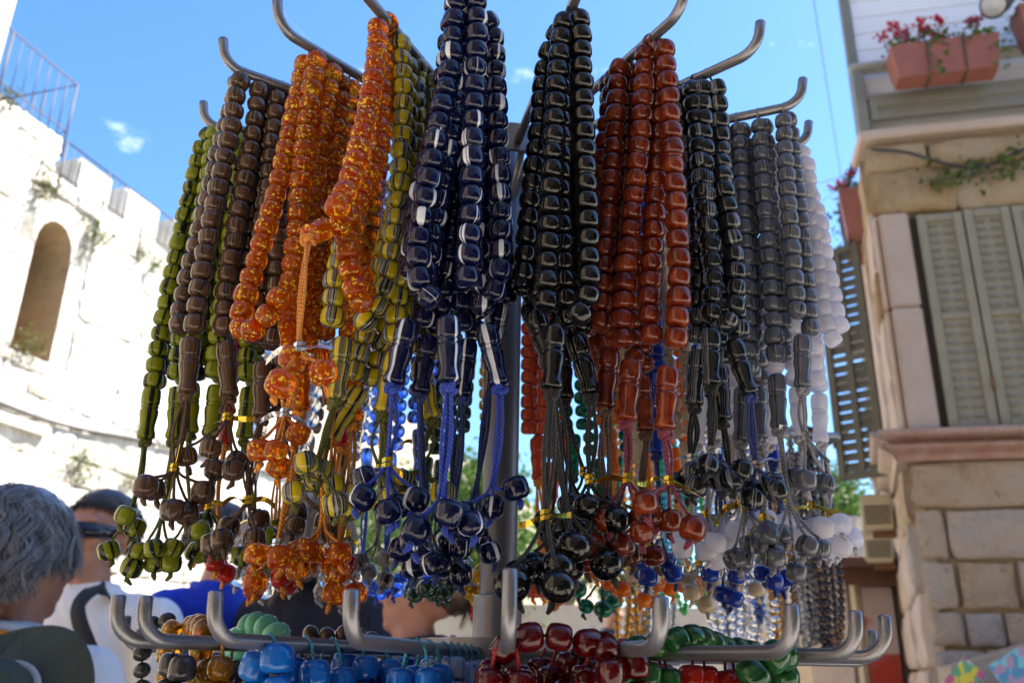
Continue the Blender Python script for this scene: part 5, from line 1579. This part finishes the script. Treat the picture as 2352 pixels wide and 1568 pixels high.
rows = [('honey', (1425, 1450, 1472), 1500, .0065, 'honey glass necklace at the end of the necklace stand'), ('aqua_glass', (1490, 1510, 1530, 1550, 1575, 1595), 1330, .0055, 'bright aqua glass necklace on the necklace stand'),
        ('lime_glass', (1520, 1545, 1570, 1606), 1390, .0055, 'bright green glass necklace hanging among the aqua ones'), ('crystal', (1460, 1485, 1508, 1535), 1500, .006, 'clear glass necklace under the aqua ones'),
        ('silver_bead', (1640, 1655, 1672, 1690, 1708, 1725, 1742, 1760, 1778), 1500, .0052, 'silver ball necklace in the middle of the necklace stand'), ('crystal', (1662, 1700, 1735, 1770), 1470, .0055, 'clear bead necklace among the silver ones'),
        ('honey', (1795, 1812), 1480, .006, 'amber glass necklace next to the speckled black ones'), ('sapphire', (1745,), 1430, .0065, 'blue glass necklace among the silver ones'),
        ('speckle', (1828, 1842, 1856, 1870), 1480, .0055, 'speckled black and white necklace'), ('chocolate', (1885, 1898, 1912, 1922), 1490, .0065, 'dark brown bead necklace at the far end of the stand')]
q = 0
for mat, xs, yb, r, lb in rows:
    for i, x in enumerate(xs):
        q += 1
        px_neck(x, yb + (q * 37) % 50 - 25, 1.36 if q % 2 else 1.52, mat, r, lb, (lb.split(' necklace')[0] + ' necklaces') if len(xs) > 1 else None, .014 + .006 * ((q * 7) % 3), q)
# ------------------------------------------------------------------ people
def capsule(V, F, p, q, r1, r2, sides=12, flat_=1.0, up=None):
    p, q = Vector(p), Vector(q)
    d = (q - p)
    L = d.length
    t = d.normalized() if L > 1e-6 else Vector((0, 0, 1))
    u = t.orthogonal().normalized() if up is None else (Vector(up) - t * Vector(up).dot(t)).normalized()
    v = t.cross(u)
    prof = []
    for k in range(1, 4):
        a = math.pi / 2 * (1 - k / 4)
        prof.append((math.cos(a) * r1, -math.sin(a) * r1))
    prof.append((r1, 0)); prof.append((r2, L))
    for k in range(1, 4):
        a = math.pi / 2 * k / 4
        prof.append((math.cos(a) * r2, L + math.sin(a) * r2))
    b = len(V)
    for (r, z) in prof:
        for k in range(sides):
            a = 2 * math.pi * k / sides
            V.append(p + t * z + u * r * math.cos(a) + v * r * flat_ * math.sin(a))
    n = len(prof)
    for i in range(n - 1):
        for k in range(sides):
            c, e = b + i * sides + k, b + i * sides + (k + 1) % sides
            F.append((c, e, e + sides, c + sides))
    F.append(tuple(b + k for k in range(sides - 1, -1, -1)))
    F.append(tuple(b + (n - 1) * sides + k for k in range(sides)))
def ellip(V, F, c, r, seg=14, ring=9):
    c = Vector(c)
    b = len(V)
    for i in range(ring + 1):
        th = math.pi * (i + .0001) / (ring + .0002)
        for k in range(seg):
            a = 2 * math.pi * k / seg
            V.append(c + Vector((r[0] * math.sin(th) * math.cos(a), r[1] * math.sin(th) * math.sin(a), r[2] * math.cos(th))))
    for i in range(ring):
        for k in range(seg):
            e, f = b + i * seg + k, b + i * seg + (k + 1) % seg
            F.append((e, e + seg, f + seg, f))
    F.append(tuple(b + k for k in range(seg))); F.append(tuple(b + ring * seg + k for k in range(seg - 1, -1, -1)))
SKIN = flat('skin', (0.42, 0.20, 0.13), 0.5, 0, .10, 14.0)
SKIN_T = flat('skin_tan', (0.24, 0.11, 0.07), 0.5, 0, .10, 14.0)
def cloth(name, col, rough=.85, stripe=None):
    if name in MATS: return MATS[name]
    t = NT(name)
    co = t.objco()
    n = t.noise(co, 7.0, 5.0, .6)
    c = t.mix(n.outputs['Fac'], tuple(x * .85 for x in col), tuple(min(1, x * 1.1) for x in col))
    t.set(col=c, rough=rough, sheen=.0)
    h = t.noise(t.mapping(co, (1, 1, .35)), 9.0, 3.0, .5, 1.2)
    t.bump(h.outputs['Fac'], .55, .05)
    MATS[name] = t.m
    return t.m
def hair_mat(name, c1, c2):
    t = NT(name)
    co = t.objco()
    n = t.noise(t.mapping(co, (1, 1, .4)), 70.0, 3.0, .6)
    t.set(col=t.mix(n.outputs['Fac'], c1, c2), rough=.38, spec=.5)
    MATS[name] = t.m
hair_mat('hair_grey', (.030, .030, .034), (.38, .38, .41))
hair_mat('hair_dark', (.015, .011, .009), (.07, .05, .04))
hair_mat('hair_brown', (.028, .013, .006), (.13, .06, .026))
hair_mat('hair_blond', (.16, .11, .07), (.38, .30, .22))
def person(label, loc, yaw, H, skin, shirt, trousers, hair, hair_style, arms='down', head_yaw=0.0, head_pitch=0.0, sleeves=True, look=None, female=False, seed=0, group=None):
    """standing figure; built facing -y, then turned"""
    k = H / 1.72
    root = empty('person', Vector((loc[0], loc[1], 0)))
    tag(root, label, 'person', group)
    M = Matrix.Translation(Vector((loc[0], loc[1], 0))) @ Matrix.Rotation(yaw, 4, 'Z') @ Matrix.Scale(k, 4)
    sw = .175 if female else .195
    hc = Vector((0, -.02, 1.605))
    pv = Vector((0, -.005, 1.50))
    HM = Matrix.Translation(pv) @ Matrix.Rotation(head_yaw, 4, 'Z') @ Matrix.Rotation(head_pitch, 4, 'X') @ Matrix.Translation(-pv)
    V, F = [], []
    # trunk and legs
    capsule(V, F, (0, 0, .96), (0, .005, 1.14), .145, .135, 14, .72, (1, 0, 0))
    capsule(V, F, (0, .005, 1.14), (0, 0, 1.34), .135, .155, 14, .68, (1, 0, 0))
    capsule(V, F, (-sw * .72, 0, 1.40), (sw * .72, 0, 1.40), .068, .068, 12)
    capsule(V, F, (0, .01, 1.42), (0, -.012, 1.53), .062, .054, 12)
    for s in (-1, 1):
        capsule(V, F, (s * .085, 0, .93), (s * .10, -.01, .50), .085, .055)
        capsule(V, F, (s * .10, -.01, .50), (s * .105, .015, .09), .056, .038)
        capsule(V, F, (s * .105, .02, .05), (s * .115, -.14, .035), .036, .030)
        sh, el, wr = Vector((s * sw, 0, 1.40)), Vector((s * (sw + .05), .03, 1.12)), Vector((s * (sw + .05), -.05, .88))
        if arms == 'front':
            wr = Vector((s * .08, -.26, 1.16))
        capsule(V, F, sh, el, .050, .040)
        capsule(V, F, el, wr, .040, .027)
        dd = (wr - el).normalized()
        capsule(V, F, wr, wr + dd * .085, .028, .034, 10, .5, (0, 1, 0))
        base = wr + dd * .095
        side = Vector((0, 1, 0)) if arms == 'down' else Vector((0, 0, 1))
        for f, (o, L) in enumerate(((-.027, .062), (-.009, .072), (.009, .068), (.027, .052))):
            b0 = base + side * o
            b1 = b0 + dd * L * .55
            b2 = b1 + (dd + Vector((-s * .5, -.15, 0))).normalized() * L * .55
            capsule(V, F, b0 - dd * .02, b1, .0085, .008, 8); capsule(V, F, b1, b2, .008, .0068, 8)
        t0 = wr + dd * .03 - side * .022
        capsule(V, F, t0, t0 + (dd - side * .9).normalized() * .045, .011, .009, 8)
        capsule(V, F, t0 + (dd - side * .9).normalized() * .045, t0 + (dd - side * .9).normalized() * .045 + dd * .03, .009, .0075, 8)
    # head
    HV, HF = [], []
    ellip(HV, HF, (0, .018, 1.635), (.076, .094, .088), 18, 12)
    ellip(HV, HF, (0, -.028, 1.575), (.060, .066, .078), 16, 10)
    ellip(HV, HF, (0, -.072, 1.527), (.026, .022, .020))
    capsule(HV, HF, (0, -.092, 1.632), (0, -.113, 1.588), .009, .0145, 10)
    ellip(HV, HF, (.012, -.102, 1.584), (.010, .010, .008), 10, 6); ellip(HV, HF, (-.012, -.102, 1.584), (.010, .010, .008), 10, 6)
    capsule(HV, HF, (-.038, -.078, 1.640), (.038, -.078, 1.640), .012, .012, 10)
    capsule(HV, HF, (-.018, -.090, 1.560), (.018, -.090, 1.560), .0075, .0075, 8)
    capsule(HV, HF, (-.015, -.088, 1.549), (.015, -.088, 1.549), .0085, .0085, 8)
    for s in (-1, 1):
        ellip(HV, HF, (s * .040, -.070, 1.592), (.022, .022, .020), 10, 6)
        ellip(HV, HF, (s * .079, .012, 1.607), (.011, .020, .032), 10, 8)
    b = len(V)
    V += [HM @ v for v in HV]
    F += [tuple(b + i for i in f) for f in HF]
    me = mesh_pd('body', [M @ v for v in V], F, True, skin)
    o = obj('body', me, root)
    r_ = o.modifiers.new('join', 'REMESH'); r_.mode = 'VOXEL'; r_.voxel_size = .0075 * k; r_.use_smooth_shade = True
    s_ = o.modifiers.new('soften', 'SMOOTH'); s_.iterations = 3; s_.factor = .5
    # eyes
    for s in (-1, 1):
        V, F = [], []
        ellip(V, F, (s * .032, -.0775, 1.613), (.0135, .0125, .0125), 12, 8)
        obj('eye', mesh_pd('eye', [M @ (HM @ v) for v in V], F, True, flat('eye_white', (.55, .52, .50), .2)), root)
        V, F = [], []
        ellip(V, F, (s * .032, -.0870, 1.613), (.0058, .0042, .0058), 10, 6)
        obj('iris', mesh_pd('iris', [M @ (HM @ v) for v in V], F, True, flat('iris_brown', (.04, .022, .012), .15)), root)
    # clothes
    V, F = [], []
    g = .014
    capsule(V, F, (0, .0, .93), (0, .005, 1.14), .150 + g, .140 + g, 14, .74, (1, 0, 0))
    capsule(V, F, (0, .005, 1.14), (0, 0, 1.34), .140 + g, .160 + g, 14, .70, (1, 0, 0))
    capsule(V, F, (-sw * .74, .003, 1.397), (sw * .74, .003, 1.397), .070 + g * .7, .070 + g * .7, 12)
    capsule(V, F, (0, .012, 1.43), (0, .004, 1.455), .078, .068, 12)
    for s in (-1, 1):
        sh, el, wr = Vector((s * sw, 0, 1.40)), Vector((s * (sw + .05), .03, 1.12)), Vector((s * (sw + .05), -.05, .88))
        if arms == 'front': wr = Vector((s * .08, -.26, 1.16))
        capsule(V, F, sh, el, .054 + g, .048 + g)
        if sleeves == 'long': capsule(V, F, el, wr, .048 + g, .034 + g * .6)
    o = obj('shirt', mesh_pd('shirt', [M @ v for v in V], F, True, shirt), root)
    r_ = o.modifiers.new('join', 'REMESH'); r_.mode = 'VOXEL'; r_.voxel_size = .011 * k; r_.use_smooth_shade = True
    s_ = o.modifiers.new('soften', 'SMOOTH'); s_.iterations = 4; s_.factor = .5
    # collar
    pts = [M @ Vector((.066 * math.sin(a), .004 - .062 * math.cos(a), 1.472 + .012 * (1 - math.cos(a)) * .8)) for a in [2 * math.pi * i / 20 for i in range(21)]]
    tube('collar', pts, .013 * k, shirt, root, 8)
    V, F = [], []
    capsule(V, F, (0, .0, .90), (0, 0, 1.0), .150, .150, 14, .74, (1, 0, 0))
    for s in (-1, 1):
        capsule(V, F, (s * .085, 0, .92), (s * .10, -.005, .50), .098, .075)
        capsule(V, F, (s * .10, -.005, .50), (s * .105, .015, .10), .075, .062)
    o = obj('trousers', mesh_pd('trousers', [M @ v for v in V], F, True, trousers), root)
    r_ = o.modifiers.new('join', 'REMESH'); r_.mode = 'VOXEL'; r_.voxel_size = .014 * k; r_.use_smooth_shade = True
    for s in (-1, 1):
        V, F = [], []
        capsule(V, F, (s * .105, .03, .045), (s * .118, -.15, .040), .045, .038, 12)
        o = obj('shoe', mesh_pd('shoe', [M @ v for v in V], F, True, flat('shoe_leather', (.04, .03, .025), .5)), root)
    # hair: a close cap under many locks
    rg = random.Random(seed + 3)
    hm = MATS[hair]
    V, F = [], []
    C = Vector((0, .022, 1.637))
    RX = Vector((.079, .097, .091))
    grow = {'short': 1.045, 'curly': 1.10, 'long': 1.07, 'tied': 1.06}[hair_style]
    low_ = {'short': -.15, 'curly': -.62, 'long': -.7, 'tied': -.72}[hair_style]
    seg, ring = 28, 12
    LB, LS, LF = {'short': (-.66, -.12, .50), 'curly': (-.66, -.45, .5), 'long': (-.8, -.7, .5), 'tied': (-.78, -.30, .56)}[hair_style]
    def hairline(back, a):
        t = (1 - back) / 2
        v = LB + (LS - LB) * (t / .5) if t < .5 else LS + (LF - LS) * ((t - .5) / .5) ** .7
        return v + .07 * mnoise.noise(Vector((a * 2.3, seed * 3.1, 0)))
    b = 0
    idx = {}
    for i in range(ring + 1):
        for kk in range(seg):
            a = 2 * math.pi * kk / seg
            back = math.cos(a)                     # 1 at the back of the head
            limit = hairline(back, a)
            cz = 1 - (1 - limit) * i / ring
            cz = max(-.97, cz)
            sr = math.sqrt(max(0.0, 1 - cz * cz))
            d = Vector((math.sin(a) * sr, back * sr, cz))
            nn = (1 + .03 * mnoise.noise(d * 6 + Vector((seed, 0, 0)))) * (1 - .06 * (i / ring) ** 5)
            V.append(C + Vector((d.x * RX.x, d.y * RX.y, d.z * RX.z)) * grow * nn)
    for i in range(ring):
        for kk in range(seg):
            e, f = i * seg + kk, i * seg + (kk + 1) % seg
            F.append((e, e + seg, f + seg, f))
    o = obj('hair', mesh_pd('hair', [M @ (HM @ v) for v in V], F, True, hm), root)
    so = o.modifiers.new('thick', 'SOLIDIFY'); so.thickness = .004; so.offset = -1
    ncl, per = {'short': (620, 7), 'curly': (330, 20), 'long': (220, 14), 'tied': (330, 10)}[hair_style]
    V, F = [], []
    for i in range(ncl):
        a = rg.uniform(0, 2 * math.pi)
        back = math.cos(a)
        limit = hairline(back, a)
        cz = rg.uniform(limit, 1)
        sr = math.sqrt(max(0, 1 - cz * cz))
        d = Vector((math.sin(a) * sr, back * sr, cz))
        p = C + Vector((d.x * RX.x, d.y * RX.y, d.z * RX.z)) * grow * .985
        nseg = 7
        L = {'short': .017, 'curly': .085, 'long': .13, 'tied': .075}[hair_style] * rg.uniform(.6, 1.25)
        tang = Vector((d.x * .35, d.y * .35 + .25, -.30 if cz > .7 else -1)).normalized()
        if hair_style == 'tied': tang = (Vector((0, .12, 1.62)) - p).normalized()
        wav = rg.uniform(.006, .014) if hair_style == 'curly' else .0025
        ph, lift = rg.uniform(0, 6), rg.uniform(.25, .75) if hair_style == 'curly' else .22
        side = d.cross(Vector((0, 0, 1)))
        side = side.normalized() if side.length > .05 else Vector((1, 0, 0))
        for j in range(per):
            o1 = Vector((rg.gauss(0, 1), rg.gauss(0, 1), rg.gauss(0, 1))) * .0035
            stray = rg.gauss(0, .6) if rg.random() < .15 else 0
            q = p + o1
            pts = [q]
            for s in range(nseg):
                t = (s + 1) / nseg
                step = (tang + d * lift * (1 - t * 1.3) + Vector((0, 0, -.35 * t)) + side * (math.sin(ph + t * 6.5) * wav * (95 if hair_style == 'curly' else 50) + stray * .5)).normalized() * (L / nseg)
                q = q + step
                # stay outside the scalp
                e = q - C
                kk_ = math.sqrt((e.x / RX.x) ** 2 + (e.y / RX.y) ** 2 + (e.z / RX.z) ** 2)
                if kk_ < grow: q = C + e * (grow / kk_)
                pts.append(q + o1 * .6 * t)
            TV, TF = tube_geo([M @ (HM @ x) for x in pts], [.0009 * (1 - .7 * jj / nseg) + .0002 for jj in range(nseg + 1)], 3, False)
            b = len(V)
            V += TV
            F += [tuple(b + jj for jj in f) for f in TF]
    obj('hair_locks', mesh_pd('hair_locks', V, F, True, hm), root)
    return root, M, HM
def head_at(px, py, Y, H):
    """ground spot for a person of height H whose head centre shows at the pixel"""
    p = at_y(px, py, Y)
    return p
# grey haired man, seen from behind
p = at_y(48, 1262, 1.47)
H1 = (p.z + .075) / (1.605 + .075) * 1.0 * 1.72 / 1.0
root, M, HM = person('person with wavy grey hair in a pale shirt seen from behind, hat on the back', (p.x, p.y - .0), math.pi - .35, p.z / 1.625 * 1.72, SKIN_T, cloth('shirt_pale', (.52, .56, .64)), cloth('trouser_khaki', (.2, .17, .12)), 'hair_grey', 'curly', seed=1)
# hat hanging on his back
hat_c = at_y(-10, 1625, 1.22)
hat = empty('sun_hat', hat_c)
tag(hat, 'dark green stitched sun hat hanging on the back of the grey haired person', 'hat')
prof = [(.002, .095), (.05, .094), (.075, .085), (.086, .06), (.090, .02), (.094, .0)]
for i in range(1, 15):
    rr = .094 + .0085 * i
    prof.append((rr, -.012 * (i / 14) + (.0011 if i % 2 else -.0006)))
prof += [(.214, -.014)]
V, F = lathe_geo(prof, 48)
V = [Vector((v.x, v.y, v.z + .012 * math.sin(3 * math.atan2(v.y, v.x)) * max(0, (math.hypot(v.x, v.y) - .09) / .12))) for v in V]
V2, F2 = V, [f for f in F if len(f) == 4] + [F[-2]]
HATM = Matrix.Translation(hat_c) @ Euler((R(62), R(-14), 0)).to_matrix().to_4x4() @ Matrix.Scale(.56, 4)
o = obj('brim_and_crown', mesh_pd('hat', [HATM @ v for v in V2], F2, True, cloth('hat_green', (.030, .042, .032))), hat)
o.modifiers.new('t', 'SOLIDIFY').thickness = .003
pts = [HATM @ Vector((.098 * math.cos(a), .098 * math.sin(a), .014)) for a in [2 * math.pi * i / 32 for i in range(33)]]
tube('hat_band', pts, .006, cloth('band_mesh', (.35, .35, .34)), hat, 6)
nk = M @ Vector((0, .01, 1.47))
pts = [nk + Vector((.072 * math.sin(a), -.07 * math.cos(a), .012 * math.cos(a))) for a in [2 * math.pi * i / 20 for i in range(21)]]
tube('neck_cord', pts, .004, MATS['cord_orange'], hat, 6)
tube('neck_cord', [nk + Vector((0, -.07, 0.012)), hat_c + Vector((0, .02, .02))], .004, MATS['cord_orange'], hat, 6)
# man with sunglasses in a white shirt
p = at_y(224, 1226, 2.25)
root, M, HM = person('person in a white shirt and dark sunglasses standing in the sun', (p.x, p.y), -.15, p.z / 1.618 * 1.72, SKIN, cloth('shirt_white', (.78, .78, .79)), cloth('trouser_grey', (.12, .12, .14)), 'hair_dark', 'short', seed=2, sleeves='long')
sg = empty('sunglasses', M @ (HM @ Vector((0, -.1, 1.613))))
tag(sg, 'dark wraparound sunglasses worn by the person in the white shirt', 'sunglasses')
LENS = flat('lens_dark', (.008, .008, .02), .06)
for s in (-1, 1):
    V, F = [], []
    n = 8
    for i in range(n + 1):
        a = s * (.12 + 1.02 * i / n)
        for zz in (-.019 + .005 * i / n, .019 - .003 * i / n):
            V.append(M @ (HM @ Vector((math.sin(a) * .082, .012 - math.cos(a) * .128, 1.613 + zz))))
    for i in range(n):
        F.append((2 * i, 2 * i + 1, 2 * i + 3, 2 * i + 2))
    o = obj('lens', mesh_pd('lens', V, F, True, LENS), sg)
    o.modifiers.new('t', 'SOLIDIFY').thickness = .003
    tube('temple', [M @ (HM @ Vector(q)) for q in ((s * .074, -.040, 1.620), (s * .084, -.01, 1.622), (s * .083, .03, 1.616), (s * .078, .045, 1.604))], [.007, .006, .004, .003], LENS, sg, 6)
tube('bridge', [M @ (HM @ Vector(q)) for q in ((-.012, -.116, 1.620), (0, -.119, 1.622), (.012, -.116, 1.620))], .004, LENS, sg, 6)
# black strap across his chest
st = empty('shoulder_strap', M @ Vector((0, -.13, 1.2)))
tag(st, 'black shoulder bag strap across the white shirt', 'strap')
a_, b_ = at_y(178, 1395, 1.98), at_y(262, 1620, 1.93)
pts = spline([M @ Vector((.02, .12, 1.42)), a_ + Vector((.0, .10, .05)), a_, a_.lerp(b_, .5) + Vector((0, -.015, 0)), b_, b_ + Vector((.06, .04, -.25))], 8)
V, F = [], []
for i, q in enumerate(pts):
    t = (pts[min(i + 1, len(pts) - 1)] - pts[max(i - 1, 0)]).normalized()
    sd = t.cross(Vector((0, -1, 0))).normalized() * .016
    V += [q - sd, q + sd]
for i in range(len(pts) - 1):
    F.append((2 * i, 2 * i + 1, 2 * i + 3, 2 * i + 2))
o = obj('webbing', mesh_pd('webbing', V, F, True, flat('webbing_black', (.012, .012, .013), .8)), st)
o.modifiers.new('t', 'SOLIDIFY').thickness = .004
obj('buckle', bbox_mesh('buckle', .05, .02, .06, .004, 2, LENS), st, None, Matrix.Translation(pts[26] + Vector((0, -.01, 0))) @ Matrix.Rotation(.35, 4, 'Y'))
# blue polo shirt
p = at_y(512, 1256, 2.7)
person('person in a royal blue polo shirt, head behind the amber beads', (p.x, p.y), 1.2, p.z / 1.60 * 1.72, SKIN, cloth('shirt_blue', (.006, .045, .52)), cloth('trouser_tan', (.25, .2, .14)), 'hair_dark', 'short', seed=3)
# navy shirt, pale hair
p = at_y(735, 1240, 2.5)
person('person in a dark navy shirt with long fair hair, back turned', (p.x, p.y), 2.7, p.z / 1.60 * 1.72, SKIN, cloth('shirt_navy', (.006, .008, .022)), cloth('trouser_black', (.02, .02, .022)), 'hair_blond', 'long', seed=4, sleeves='long', female=True)
# woman with tied hair
p = at_y(962, 1372, 2.1)
root, M, HM = person('person in a pale lilac top with brown hair tied back by a red band', (p.x, p.y), -1.75, p.z / 1.60 * 1.72, SKIN, cloth('shirt_lilac', (.58, .46, .62)), cloth('trouser_blue', (.04, .06, .12)), 'hair_brown', 'tied', seed=5, female=True, head_pitch=-.12)
rg = random.Random(5)
tie = HM @ Vector((0, .135, 1.585))
V, F = [], []
for i in range(420):
    a, rr = rg.uniform(0, 6.28), .02 * math.sqrt(rg.random())
    q = tie + Vector((math.cos(a) * rr, 0, math.sin(a) * rr))
    pts = [q]
    ph = rg.uniform(0, 6)
    for s in range(9):
        t = (s + 1) / 9
        pts.append(tie + Vector((math.cos(a) * rr * (1 + 2.4 * t) + .010 * math.sin(ph + 9 * t), .03 + .05 * t + .010 * math.cos(ph + 8 * t), math.sin(a) * rr - .17 * t * t - .02 * t)))
    TV, TF = tube_geo([M @ x for x in pts], .0014, 3, False)
    b = len(V); V += TV; F += [tuple(b + j for j in f) for f in TF]
obj('ponytail', mesh_pd('ponytail', V, F, True, MATS['hair_brown']), root)
pts = [M @ (tie + Vector((.024 * math.cos(a), .005, .024 * math.sin(a)))) for a in [2 * math.pi * i / 16 for i in range(17)]]
tube('hair_band', pts, .008, flat('band_red', (.45, .02, .02), .6), root, 8)
pts = [M @ Vector((.066 * math.sin(a), .004 - .064 * math.cos(a), 1.476 + .010 * (1 - math.cos(a)))) for a in [2 * math.pi * i / 20 for i in range(21)]]
tube('dark_neckband', pts, .015, MATS['shirt_navy'], root, 8)
pts = [M @ Vector(q) for q in ((.09, .075, 1.44), (.095, .02, 1.485), (.10, -.05, 1.46))]
tube('red_strap', pts, .010, MATS['band_red'], root, 6)
# far passer-by
p = at_y(1404, 1410, 7.5)
person('distant person in a dark blue shirt walking by the sunlit wall', (p.x, p.y), .5, p.z / 1.60 * 1.72, SKIN, cloth('shirt_slate', (.03, .04, .07)), cloth('trouser_tan2', (.2, .16, .12)), 'hair_dark', 'short', seed=6, arms='front')
